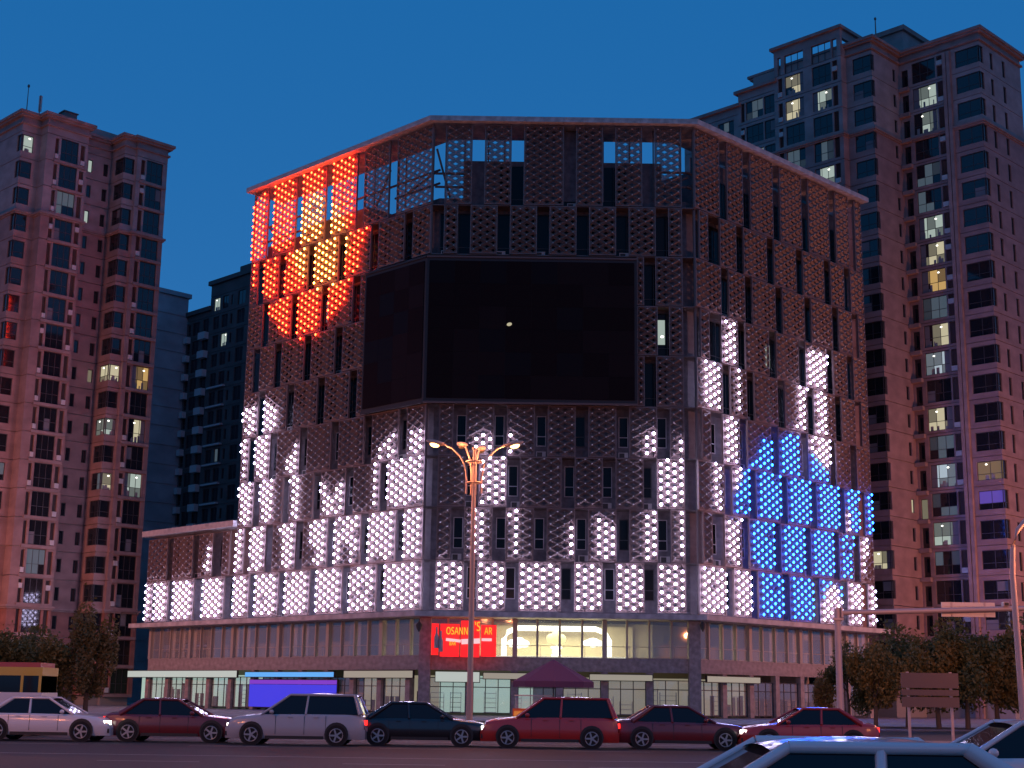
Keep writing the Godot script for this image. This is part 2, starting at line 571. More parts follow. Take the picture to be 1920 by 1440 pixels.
func panel_frame(w: float, h: float) -> Mesh:
	var key := "frame%.3f_%.2f" % [w, h]
	if shared.has(key):
		return shared[key]
	var b := MB.new()
	b.span(-0.03, 0.05, 0, h, -0.12, 0.08)
	b.span(w - 0.05, w + 0.03, 0, h, -0.12, 0.08)
	b.span(0.05, w - 0.05, 0, 0.07, -0.11, 0.07)
	b.span(0.05, w - 0.05, h - 0.07, h, -0.11, 0.07)
	shared[key] = b.mesh()
	return shared[key]

func light_blob(b: MB, c: Vector3, r: float) -> void:
	var pts := [Vector3(r, 0, 0), Vector3(0, r, 0), Vector3(-r, 0, 0), Vector3(0, -r, 0)]
	var mid := []
	for i in 4:
		var a: Vector3 = pts[i]
		var e: Vector3 = pts[(i + 1) % 4]
		mid.append((a + e) * 0.68)
	var ring := []
	for i in 4:
		ring.append(pts[i])
		ring.append(mid[i])
	for z in [r * 0.9, -r * 0.9]:
		for i in 8:
			b.tri3(c + ring[i], c + ring[(i + 1) % 8], c + Vector3(0, 0, z), ring[i].normalized(), ring[(i + 1) % 8].normalized(), Vector3(0, 0, signf(z)))

func add_panel(root: Node3D, face: String, row: int, a: float, c: float) -> void:
	var F: Dictionary = faces[face]
	var m: float = F.m
	var cols := int(round(c - a))
	var h: float = ROWS[row + 1] - ROWS[row] - 0.10
	if row == 1 and face == "left" and a > 46:
		h -= 0.1
	var x0: float = a * m if not F.flip else WING - c * m
	var xf: Transform3D = F.xf * Transform3D(Basis(), Vector3(x0, ROWS[row] + 0.05, 0))
	var p := wput(root, "facade_panel", sheet(cols, m, h), M.perforated_metal, xf)
	put(p, "panel_frame", panel_frame(cols * m, h), M.aluminium)
	var by := {}
	for q in node_places(cols, m, h):
		var local := Vector3(q.x, q.y, 0.2)
		var stand := Vector3(q.x, q.y, 0.34)
		var s := node_state(face, row, to_photo(xf * local))
		if not by.has(s):
			by[s] = MB.new()
		if s != "off" and rng.randf() < 0.02:
			s = "off"
			if not by.has(s):
				by[s] = MB.new()
		light_blob(by[s], local if s == "off" else stand, 0.075 if s == "off" else 0.135)
	for s in by:
		var o := put(p, "light_nodes", by[s].mesh(), M.node_off if s == "off" else M["light_" + s])
		o.set_meta("kind", "stuff")

func window_mesh(w: float, h: float, nx: int, ty: float, bar := 0.06) -> Mesh:
	var key := "win%.2f_%.2f_%d_%.2f_%.3f" % [w, h, nx, ty, bar]
	if shared.has(key):
		return shared[key]
	var b := MB.new()
	b.span(0, bar, 0, h, -0.04, 0.05)
	b.span(w - bar, w, 0, h, -0.04, 0.05)
	b.span(bar, w - bar, 0, bar, -0.04, 0.05)
	b.span(bar, w - bar, h - bar, h, -0.04, 0.05)
	for i in range(1, nx):
		var x := w * i / nx
		b.span(x - bar / 2, x + bar / 2, bar, h - bar, -0.03, 0.04)
	if ty > 0:
		b.span(bar, w - bar, ty - bar / 2, ty + bar / 2, -0.028, 0.043)
	shared[key] = b.mesh()
	return shared[key]

func pane_mesh(w: float, h: float) -> Mesh:
	var key := "pane%.2f_%.2f" % [w, h]
	if not shared.has(key):
		var b := MB.new()
		b.span(0.03, w - 0.03, 0.03, h - 0.03, -0.015, 0.005)
		shared[key] = b.mesh()
	return shared[key]

func offset_line(pts: Array, d: float) -> Array:
	# an open line of plan points moved outwards, mitred
	var out := []
	for i in pts.size():
		var n0 := Vector2.ZERO
		var n1 := Vector2.ZERO
		if i > 0:
			var e: Vector2 = (pts[i] - pts[i - 1]).normalized()
			n0 = Vector2(-e.y, e.x)
		if i < pts.size() - 1:
			var e: Vector2 = (pts[i + 1] - pts[i]).normalized()
			n1 = Vector2(-e.y, e.x)
		if i == 0:
			n0 = n1
		if i == pts.size() - 1:
			n1 = n0
		var mid := (n0 + n1).normalized()
		out.append(pts[i] + mid * d / mid.dot(n0))
	return out

func slab_piece(a: Vector2, b: Vector2, c: Vector2, d: Vector2, y0: float, y1: float) -> Mesh:
	var m := MB.new()
	m.prism(PackedVector2Array([a, b, c, d]), y0, y1)
	return m.mesh()

func mall() -> void:
	light_plan()
	var root := thing("shopping_centre", "shopping centre with cut-off corner clad in quilted metal panels of glowing dots", "building", Vector3(4, 0, -140))
	var cl := Vector2(XL, ZF)
	var cr := Vector2(XR, ZF)
	var le := cl + Vector2(-Q, -Q) * 28.04
	var we := cl + Vector2(-Q, -Q) * WING
	var re := cr + Vector2(Q, -Q) * 28.46
	faces = {
		"front": {"xf": frame_of(cl, cr), "m": 0.601, "flip": false, "len": 24.04},
		"left": {"xf": frame_of(we, cl), "m": 0.6096, "flip": true, "len": 28.04},
		"right": {"xf": frame_of(cr, re), "m": 0.6187, "flip": false, "len": 28.46},
	}
	# the solid building behind the panels
	var line := [le, cl, cr, re]
	var inner := offset_line(line, -1.5)
	var back := [re + Vector2(-Q, -Q) * 34, le + Vector2(Q, -Q) * 34]
	inner[0] = inner[0] + Vector2(Q, Q) * 0.3
	inner[3] = inner[3] + Vector2(-Q, Q) * 0.3
	var body := PackedVector2Array(inner + back)
	var b := MB.new()
	b.prism(body, 8.66, 46.6)
	wput(root, "wall", b.mesh(), M.mall_wall)
	# plant rooms and stair cores on the roof
	for k in [[870.0, 1240.0, 50.3, 10.0], [985.0, 1132.0, 53.25, 8.0]]:
		var p0 := at_depth(k[0], 300, 127.5)
		var p1 := at_depth(k[1], 300, 127.5)
		b = MB.new()
		b.span(p0.x, p1.x, 46.4, k[2], -127.52 + (0.15 if k[2] > 51 else 0.0), -127.5 - k[3])
		wput(root, "roof_room", b.mesh(), M.mall_wall)
	for k in [["left", 11.0, 21.0, 48.2], ["left", 21.0, 27.5, 47.6], ["right", 5.2, 28.0, 51.5]]:
		b = MB.new()
		var F: Dictionary = faces[k[0]]
		var x0: float = k[1] if not F.flip else WING - k[2]
		var x1: float = k[2] if not F.flip else WING - k[1]
		b.span(x0, x1, 46.4, k[3], -1.52, -9.0)
		wput(root, "roof_room", b.mesh(), M.mall_wall, F.xf)
	# wing
	var wl := [we, le]
	var wi := offset_line(wl, -1.5)
	b = MB.new()
	b.prism(PackedVector2Array([wi[0] + Vector2(Q, Q) * 0.2, wi[1] + Vector2(Q, Q) * 0.02, wi[1] + Vector2(Q, -Q) * 14, wi[0] + Vector2(Q, -Q) * 14]), 8.66, 17.9)
	wput(root, "wing_wall", b.mesh(), M.mall_wall)
	# panels with their light nodes, and the windows in the gaps
	var plans := {"front": [FRONT_A, FRONT_B, 40.0], "left": [LEFT_A, LEFT_B, 46.0], "right": [RIGHT_A, RIGHT_B, 46.0]}
	var special := {"front5_34": "window_cool", "right5_18": "window_cool", "left6_24": "window_dim"}
	for face in plans:
		var F: Dictionary = faces[face]
		for row in 9:
			var plan: Array = plans[face][row % 2]
			var prev := 0.0
			for iv in plan + [[plans[face][2], 999]]:
				if iv[0] - prev > 0.5:
					gap_window(root, face, row, prev, iv[0], special.get("%s%d_%d" % [face, row, int(prev)], ""))
				prev = iv[1]
				if iv[1] > 900:
					continue
				if row in [4, 5, 6] and face == "front" and iv[0] < 31:
					if iv[1] <= 31:
						continue
					add_panel(root, face, row, 31.2, iv[1])
					continue
				if row in [4, 5, 6] and face == "left" and iv[0] < 14:
					if iv[1] <= 14:
						continue
					add_panel(root, face, row, 14, iv[1])
					continue
				add_panel(root, face, row, iv[0], iv[1])
	for iv in [[49, 55], [58, 64], [66, 70], [71, 73]]:
		add_panel(root, "left", 0, iv[0], iv[1])
	for iv in [[48, 50], [53, 57], [59, 65], [67, 73]]:
		add_panel(root, "left", 1, iv[0], iv[1])
	for g in [[0, 47, 49], [0, 55, 58], [0, 64, 66], [1, 50, 53], [1, 57, 59], [1, 65, 67]]:
		gap_window(root, "left", g[0], g[1], g[2], "")
	# ledges between the rows of panels, deepened to block light from the cavity
	for face in ["front", "left", "right"]:
		var F: Dictionary = faces[face]
		for row in range(1, 9):
			var x0: float = 0.0 if not F.flip else WING - 28.04
			if face == "left" and row == 1:
				x0 = 0.1
			var x1: float = F.len if not F.flip else WING
			wput(root, "ledge", boxm(x1 - x0, 0.09, 1.36), M.steel, F.xf * Transform3D(Basis(), Vector3((x0 + x1) / 2, ROWS[row] - 0.005, -0.79)))
	# uprights that carry the panels at the open corners
	for p in [cl, cr]:
		b = MB.new()
		b.tube([Vector3(p.x, 8.7, p.y - 0.5), Vector3(p.x, 53.2, p.y - 0.5)], [0.14, 0.14], 8)
		wput(root, "corner_post", b.mesh(), M.steel)
	steel_frame(root)
	# eaves: a white slab in pieces with open joints
	var out := offset_line(line, 0.75)
	var inn := offset_line(line, -4.0)
	out[0] = out[0] + Vector2(-Q, -Q) * 0.7
	inn[0] = inn[0] + Vector2(-Q, -Q) * 0.7
	out[3] = out[3] + Vector2(Q, -Q) * 0.7
	inn[3] = inn[3] + Vector2(Q, -Q) * 0.7
	for s in 3:
		var k: int = [17, 14, 17][s]
		for i in k:
			var t0: float = float(i) / k
			var t1: float = float(i + 1) / k - 0.0008
			wput(root, "eaves_panel", slab_piece(out[s].lerp(out[s + 1], t0), out[s].lerp(out[s + 1], t1), inn[s].lerp(inn[s + 1], t1), inn[s].lerp(inn[s + 1], t0), 53.36, 53.84), M.roof_white)
	# wing coping
	var wo := offset_line([we, le], 0.55)
	var win := offset_line([we, le], -2.5)
	wo[0] = wo[0] + Vector2(-Q, -Q) * 0.8
	win[0] = win[0] + Vector2(-Q, -Q) * 0.8
	wput(root, "wing_coping", slab_piece(wo[0], wo[1] + Vector2(-Q, -Q) * 0.1, win[1] + Vector2(-Q, -Q) * 0.1, win[0], 17.95, 18.55), M.roof_white)
	# canopy over the shop windows
	var cline := [we, cl, cr, re]
	var co := offset_line(cline, 1.1)
	var ci := offset_line(cline, -1.6)
	co[0] = co[0] + Vector2(-Q, -Q) * 1.4
	ci[0] = ci[0] + Vector2(-Q, -Q) * 1.4
	co[3] = co[3] + Vector2(Q, -Q) * 1.0
	ci[3] = ci[3] + Vector2(Q, -Q) * 1.0
	for s in 3:
		wput(root, "canopy", slab_piece(co[s], co[s + 1], ci[s + 1], ci[s], 8.2, 8.64), M.roof_white)
	lower_floors(root, cline)
	big_screen()
	red_banner()

func gap_window(root: Node3D, face: String, row: int, a: float, c: float, special: String) -> void:
	var F: Dictionary = faces[face]
	var h: float = ROWS[row + 1] - ROWS[row]
	if row == 8 and not (face == "right" or face == "front" and a > 6 and c < 34):
		return
	if row in [4, 5, 6] and (face == "front" and c < 31 or face == "left" and c < 14):
		return
	var mid: float = (a + c) / 2 * F.m + (0.0 if face == "front" else 1.3)
	if mid > F.len - 1.2 and not (face == "left" and a > 46):
		return
	var tall := row >= 4
	if c - a < 1.5 or not tall and face == "front" and (a < 1 or c > 39):
		return
	var w := (c - a) * float(F.m) + 2.1 if tall else 0.86
	var hh := 4.2 if tall else 2.75
	var sill := 0.12 if tall else 1.15
	var shift := 0.0 if tall else rng.randf_range(-0.18, 0.18)
	var x: float = (mid if not F.flip else WING - mid) - w / 2 + shift
	if tall:
		# a band of tinted glazing; it stops short of the building's corners
		var lo: float = 0.75 if not F.flip else WING - 27.4
		var hi: float = F.len - 0.75 if not F.flip else WING - 0.75
		var e: float = minf(x + w, hi)
		x = maxf(x, lo)
		w = snappedf(e - x, 0.01)
		if w < 0.6:
			return
	var o := wput(root, "window", window_mesh(w, hh, maxi(1, int(w / 1.0)) if tall else 1, 0.9, 0.07), M.window_frame if tall or rng.randf() < 0.5 else M.balcony_white, F.xf * Transform3D(Basis(), Vector3(x, ROWS[row] + sill, -1.46)))
	put(o, "pane", pane_mesh(w, hh), M.dark_glass)
	if special != "":
		put(o, "lit_pane_light", boxm(0.7, 2.3, 0.01), M[special], Transform3D(Basis(), Vector3(w * 0.5, 2.4, 0.012)))
		var lb := MB.new()
		lb.ball(Vector3(w * 0.5 + 0.1, 2.0, 0.03), Vector3(0.16, 0.12, 0.04), 8, 5)
		put(o, "room_lamp", lb.mesh(), M.lamp_spot)
	if special == "" and rng.randf() < 0.25:
		# a cooling unit on the wall beside the window
		var u := wput(root, "air_conditioner", boxm(0.85, 0.6, 0.32), M.unit_white, F.xf * Transform3D(Basis(), Vector3(x + w / 2 + rng.randf_range(-0.3, 0.3), ROWS[row] + 0.35, -1.3)))
		put(u, "grille", boxm(0.46, 0.46, 0.02), M.unit_grille, Transform3D(Basis(), Vector3(-0.12, 0, 0.165)))

func steel_frame(root: Node3D) -> void:
	# open framing of the top storey, seen against the sky
	var beams := [
		["front", 0.2, 47.6, 3.0, 47.6], ["front", 0.2, 48.9, 3.6, 48.9], ["front", 0.3, 51.3, 1.6, 46.6], ["front", 20.5, 47.9, 23.8, 47.9], ["front", 20.5, 49.3, 23.8, 49.3], ["front", 23.6, 48.9, 21.4, 47.7],
		["left", 0.3, 47.9, 6.6, 47.9], ["left", 0.3, 49.2, 16.0, 49.2], ["left", 4.8, 48.0, 0.6, 49.2], ["left", 9.5, 47.6, 7.4, 51.0], ["left", 16.0, 48.0, 27.8, 48.0], ["left", 20.0, 49.6, 27.8, 49.6], ["left", 24.0, 46.8, 27.0, 49.6],
		["right", 0.3, 47.9, 5.0, 47.9], ["right", 0.3, 49.3, 5.0, 49.3], ["right", 0.6, 48.0, 3.2, 49.2],
	]
	for k in beams:
		var F: Dictionary = faces[k[0]]
		var x0: float = k[1] if not F.flip else WING - k[1]
		var x1: float = k[3] if not F.flip else WING - k[3]
		var b := MB.new()
		b.tube([Vector3(x0, k[2], -1.2), Vector3(x1, k[4], -1.2)], [0.11, 0.11], 6)
		wput(root, "steel_beam", b.mesh(), M.steel, F.xf)
	for k in [["front", 1.15], ["front", 2.9], ["front", 5.1], ["front", 6.6], ["front", 18.2], ["front", 20.4], ["front", 22.9], ["left", 5.0], ["left", 9.6], ["left", 14.6], ["left", 19.8], ["left", 24.6], ["left", 27.8], ["right", 1.6], ["right", 3.8]]:
		var F: Dictionary = faces[k[0]]
		var x: float = k[1] if not F.flip else WING - k[1]
		var b := MB.new()
		b.tube([Vector3(x, 46.6, -1.1), Vector3(x, 53.35, -1.1)], [0.07, 0.07], 6)
		wput(root, "steel_post", b.mesh(), M.steel, F.xf)

func lower_floors(root: Node3D, cline: Array) -> void:
	# first-floor glazing between pale mullions, ground-floor shops below
	var gl := offset_line(cline, -1.0)
	var bk := offset_line(cline, -8.0)
	var names := ["left", "front", "right"]
	var b: MB
	for s in 3:
		var xf := frame_of(gl[s], gl[s + 1])
		var length: float = gl[s].distance_to(gl[s + 1])
		var n := int(round(length / 1.95))
		var step := length / n
		# floor slab, spandrel, back wall, ceiling
		b = MB.new()
		b.prism(PackedVector2Array([gl[s], gl[s + 1], bk[s + 1], bk[s]]), 4.35, 4.75)
		wput(root, "floor_slab", b.mesh(), M.interior_floor)
		b = MB.new()
		b.span(0.02, length - 0.02, 3.75, 4.95, -0.05, 0.28)
		wput(root, "spandrel", b.mesh(), M.stone, xf)
		b = MB.new()
		b.prism(PackedVector2Array([bk[s], bk[s + 1], bk[s + 1].lerp(bk[s], 0.001) + Vector2(0, -0.3), bk[s] + Vector2(0, -0.3)]), 0.0, 8.19)
		wput(root, "back_wall", b.mesh(), M.interior_wall)
		for i in n + 1:
			var wide := i % 4 == 0
			var w := 0.42 if wide else 0.16
			b = MB.new()
			b.span(i * step - w / 2, i * step + w / 2, 4.96, 8.19, -0.22, 0.22 if wide else 0.14)
			wput(root, "mullion", b.mesh(), M.mullion, xf)
		for i in n:
			var o := wput(root, "shop_window", window_mesh(step - 0.1, 3.2, 1, 0.95, 0.05), M.mullion, xf * Transform3D(Basis(), Vector3(i * step + 0.05, 4.97, -0.06)))
			put(o, "pane", pane_mesh(step - 0.1, 3.2), M.clear_glass)
			if rng.randf() < 0.45 and s != 1:
				wput(root, "blind", boxm(step * rng.randf_range(0.5, 0.95), 3.0, 0.04), M.curtain, xf * Transform3D(Basis(), Vector3((i + 0.5) * step, 6.6, -0.8)))
		# handrail inside
		for i in range(1, n, 2):
			b = MB.new()
			b.span(i * step - 0.9, i * step + 0.3, 5.9, 5.95, -0.62, -0.57)
			b.span(i * step + 0.25, i * step + 0.3, 4.76, 5.9, -0.62, -0.57)
			wput(root, "handrail", b.mesh(), M.aluminium, xf)
		# ground-floor piers and shop glass
		for i in range(0, n + 1, 2):
			b = MB.new()
			b.span(i * step - 0.3, i * step + 0.3, 0.0, 3.74, -0.3, 0.25)
			wput(root, "pier", b.mesh(), M.stone, xf)
		for i in range(0, n - 1, 2):
			var o := wput(root, "shop_front", window_mesh(step * 2 - 0.6, 3.0, 3, 2.2, 0.07), M.window_frame, xf * Transform3D(Basis(), Vector3(i * step + 0.3, 0.14, -0.1)))
			put(o, "pane", pane_mesh(step * 2 - 0.6, 3.0), M.clear_glass)
	# corner columns
	for p in [[gl[1], -1], [gl[2], 1]]:
		b = MB.new()
		b.prism(PackedVector2Array([p[0] + Vector2(-0.5, -0.5), p[0] + Vector2(0.5, -0.5), p[0] + Vector2(0.5, 0.65), p[0] + Vector2(-0.5, 0.65)]), 0.0, 8.18)
		wput(root, "corner_column", b.mesh(), M.stone)
	# lanterns hanging from the canopy at the corners
	for x in [786.0, 1318.0]:
		var t := thing("hanging_lantern", "small dark lantern hanging below the canopy beside the %s of the glazed front" % ("red banner end" if x < 900 else "plain glass end"), "lantern", at_depth(x, 1166, 125.0))
		b = MB.new()
		b.tube([Vector3(0, 0.25, 0), Vector3(0, 0.05, 0), Vector3(0, -0.25, 0), Vector3(0, -0.55, 0), Vector3(0, -0.85, 0)], [0.02, 0.05, 0.3, 0.22, 0.03], 8)
		put(t, "lantern_body", b.mesh(), M.car_trim)
	# the bright shop behind the front glazing
	var inside := thing("shop_display", "bright first-floor shop display with glowing rounded arch and cloud lamps", "display", Vector3(6, 4.76, -132))
	b = MB.new()
	var arch := []
	var x0 := at_depth(945, 1200, 132.0).x
	var x1 := at_depth(1142, 1200, 132.0).x
	var pts := [Vector3(x0, 4.9, -132), Vector3(x0, 6.6, -132), Vector3(x0 + 0.4, 7.3, -132), Vector3(x0 + 1.2, 7.62, -132), Vector3(x1 - 1.2, 7.62, -132), Vector3(x1 - 0.4, 7.3, -132), Vector3(x1, 6.6, -132), Vector3(x1, 4.9, -132)]
	b.tube(pts, [0.24, 0.24, 0.24, 0.24, 0.24, 0.24, 0.24, 0.24], 8)
	wput(inside, "arch_light", b.mesh(), M.shop_light)
	b = MB.new()
	b.box(Vector3((x0 + x1) / 2, 4.95, -131.8), Vector3(x1 - x0 + 3.0, 0.4, 0.5))
	wput(inside, "base_light", b.mesh(), M.shop_light)
	b = MB.new()
	b.box(Vector3((x0 + x1) / 2, 6.3, -133.6), Vector3(x1 - x0 + 4.5, 3.2, 0.2))
	wput(inside, "panel", b.mesh(), M.interior_wall)
	for k in [[972.0, 1205.0, 0.95, 0.5, "shop_light"], [1043.0, 1196.0, 0.85, 0.6, "shop_yellow"], [1112.0, 1205.0, 0.9, 0.42, "shop_light"]]:
		var p := at_depth(k[0], k[1], 130.5)
		b = MB.new()
		b.ball(p, Vector3(k[2] * 0.7, k[3], 0.3), 10, 6)
		b.ball(p + Vector3(-k[2] * 0.55, -0.05, 0.05), Vector3(k[2] * 0.5, k[3] * 0.7, 0.25), 10, 6)
		b.ball(p + Vector3(k[2] * 0.55, -0.08, 0.05), Vector3(k[2] * 0.5, k[3] * 0.7, 0.25), 10, 6)
		wput(inside, "cloud_lamp", b.mesh(), M[k[4]])
	b = MB.new()
	var cp := at_depth(1043, 1226, 130.5)
	b.ball(cp + Vector3(0, 0.55, 0), Vector3(0.55, 0.2, 0.25), 10, 5)
	b.ball(cp + Vector3(0, 0.2, 0), Vector3(0.4, 0.2, 0.25), 10, 5)
	b.ball(cp + Vector3(0, -0.15, 0), Vector3(0.48, 0.22, 0.25), 10, 5)
	wput(inside, "pedestal_lamp", b.mesh(), M.shop_light)
	area_light(inside, "shop_area_light", Vector3((x0 + x1) / 2, 8.1, -130.0), Vector3(0, -90, 0), Vector2(10, 3), Color(1.0, 0.98, 0.74), 190.0)
	# strips of light on the ground floor and the boards above the shops
	var signs := [
		["left", 770, 640, 3.0, 3.7, "warm_sign", "dim warm"], ["left", 622, 455, 3.05, 3.6, "cyan_sign", "blue and cyan"], ["left", 440, 235, 3.0, 3.75, "white_sign", "cool white"],
		["front", 815, 900, 2.7, 3.65, "white_sign", "broad white"], ["front", 905, 1000, 3.0, 3.6, "warm_sign", "cream"], ["front", 1105, 1225, 3.0, 3.6, "warm_sign", "buff"],
		["right", 1330, 1430, 3.0, 3.6, "warm_sign", "faint buff"],
	]
	for k in signs:
		var F: Dictionary = faces[k[0]]
		var pa := on_face(k[0], k[1], 1270)
		var pb := on_face(k[0], k[2], 1270)
		var t := thing("shop_sign", "%s light-box sign above a ground-floor shop" % k[6], "sign", F.xf * Vector3((pa + pb) / 2, 0, -0.4))
		t.transform = Transform3D(F.xf.basis, F.xf * Vector3((pa + pb) / 2, k[3], -0.45))
		b = MB.new()
		b.span(-absf(pb - pa) / 2, absf(pb - pa) / 2, 0, k[4] - k[3], 0, 0.2)
		put(t, "sign_box", b.mesh(), M.screen_rim)
		b = MB.new()
		b.span(-absf(pb - pa) / 2 + 0.06, absf(pb - pa) / 2 - 0.06, 0.06, k[4] - k[3] - 0.06, 0.2, 0.23)
		put(t, "sign_face", b.mesh(), M[k[5]])
	for k in [["left", 225, 450, "shop_window_cool"], ["left", 640, 780, "shop_window_dim"], ["front", 820, 1000, "shop_window_cool"], ["front", 1050, 1290, "shop_window_dim"], ["right", 1320, 1440, "shop_window_dim"]]:
		var F: Dictionary = faces[k[0]]
		var pa := on_face(k[0], k[1], 1300)
		var pb := on_face(k[0], k[2], 1300)
		b = MB.new()
		b.span(minf(pa, pb), maxf(pa, pb), 0.2, 3.3, -2.6, -2.7)
		wput(root, "lit_shop_window", b.mesh(), M[k[3]], F.xf)
	# shelves and rails standing in the ground-floor shops
	for face in ["left", "front", "right"]:
		var F: Dictionary = faces[face]
		var x := 1.5 if face != "left" else 2.5
		while x < (WING if face == "left" else F.len) - 1.5:
			var h := rng.randf_range(0.9, 2.3)
			b = MB.new()
			var w := rng.randf_range(0.5, 1.4)
			for i in int(h / 0.4) + 1:
				b.span(-w / 2, w / 2, 0.2 + i * 0.4, 0.24 + i * 0.4, -0.2, 0.2)
			b.span(-w / 2 - 0.03, -w / 2, 0.0, h + 0.15, -0.22, 0.22)
			b.span(w / 2, w / 2 + 0.03, 0.0, h + 0.15, -0.22, 0.22)
			wput(root, "shop_shelf", b.mesh(), [M.window_frame, M.interior_floor, M.stone][rng.randi() % 3], F.xf * Transform3D(Basis(), Vector3(x, 0.01, -1.9)))
			x += rng.randf_range(1.2, 3.2)
	# the blue lit kiosk screen
	var F2: Dictionary = faces["left"]
	var ka := on_face("left", 620, 1290)
	var kb := on_face("left", 455, 1290)
	var kt := thing("video_wall", "deep blue and violet video wall in a ground-floor shop window", "screen")
	kt.transform = Transform3D(F2.xf.basis, F2.xf * Vector3((ka + kb) / 2, 0.2, -0.75))
	var ww := absf(ka - kb)
	b = MB.new()
	b.span(-ww / 2, ww / 2, 0, 2.7, -0.2, 0)
	put(kt, "screen_case", b.mesh(), M.screen_rim)
	b = MB.new()
	b.span(-ww / 2 + 0.08, ww / 2 - 0.08, 0.08, 2.2, 0, 0.03)
	put(kt, "screen_lower", b.mesh(), M.blue_sign)
	b = MB.new()
	b.span(-ww / 2 + 0.08, ww / 2 - 0.08, 2.24, 2.62, 0, 0.03)
	put(kt, "screen_upper", b.mesh(), M.violet_sign)

func area_light(parent: Node3D, nm: String, at: Vector3, deg: Vector3, size: Vector2, c: Color, e: float) -> void:
	var l := AreaLight3D.new()
	l.name = nm
	parent.add_child(l, true)
	l.transform = parent.transform.affine_inverse() * Transform3D(Basis.from_euler(Vector3(deg_to_rad(deg.y), deg_to_rad(deg.x), 0)), at)
	l.area_size = size
	l.light_color = c
	l.light_energy = e
	l.area_range = 200.0
	l.shadow_enabled = true

func on_face(face: String, x: float, y: float) -> float:
	# photograph to distance along a facade
	var xf: Transform3D = faces[face].xf
	var r := ray(x, y)
	var eye := Vector3(0, EYE, 0)
	var t := (xf.origin - eye).dot(xf.basis.z) / r.dot(xf.basis.z)
	return (eye + r * t - xf.origin).dot(xf.basis.x)

func big_screen() -> void:
	# the switched-off video screen folded round the corner
	var t := thing("video_screen", "huge switched-off black video screen folded round the corner above the street", "screen", Vector3(XL, 26.9, ZF))
	var y0 := 26.95
	var y1 := 40.3
	var wl := 8.4
	var wf := 18.7
	var d := 0.62
	var cl := Vector2(XL, ZF)
	var line := [cl + Vector2(-Q, -Q) * wl, cl, cl + Vector2(wf, 0)]
	var o := offset_line(line, d)
	var i := offset_line(line, -0.9)
	for s in 2:
		var b := MB.new()
		b.prism(PackedVector2Array([o[s], o[s + 1], i[s + 1], i[s]]), y0, y1)
		wput(t, "screen_case", b.mesh(), M.screen_rim)
		var xf := frame_of(o[s], o[s + 1])
		var ln: float = o[s].distance_to(o[s + 1])
		# cabinets of the screen
		var nx := 4 if s == 0 else 8
		var ny := 6
		var cw := (ln - 0.5) / nx
		var ch := (y1 - y0 - 0.7) / ny
		for a in nx:
			for c in ny:
				wput(t, "screen_module", boxm(cw - 0.01, ch - 0.01, 0.06), [M.screen_face, M.screen_face, M.screen_face_b, M.screen_face_c][rng.randi() % 4], xf * Transform3D(Basis(), Vector3(0.25 + (a + 0.5) * cw, y0 + 0.35 + (c + 0.5) * ch, 0.03)))
		var lip := MB.new()
		lip.span(0.02, ln - 0.02, y0 - 0.12, y0 + 0.06, 0.02, 0.12)
		wput(t, "lower_trim", lip.mesh(), M.screen_trim if s == 1 else M.screen_rim, xf)
		lip = MB.new()
		lip.span(0.02, ln - 0.02, y1 - 0.06, y1 + 0.1, 0.02, 0.12)
		wput(t, "upper_trim", lip.mesh(), M.screen_trim if s == 1 else M.screen_rim, xf)
	var p := at_depth(955, 608, -(ZF + d + 0.08))
	var lb := MB.new()  # glowing blob added for a bright spot on the dark screen; no lamp
	lb.ball(Vector3.ZERO, Vector3(0.24, 0.16, 0.06), 10, 5)
	wput(t, "bright_spot", lb.mesh(), M.window_warm, Transform3D(Basis(Vector3.BACK, 0.3), p))

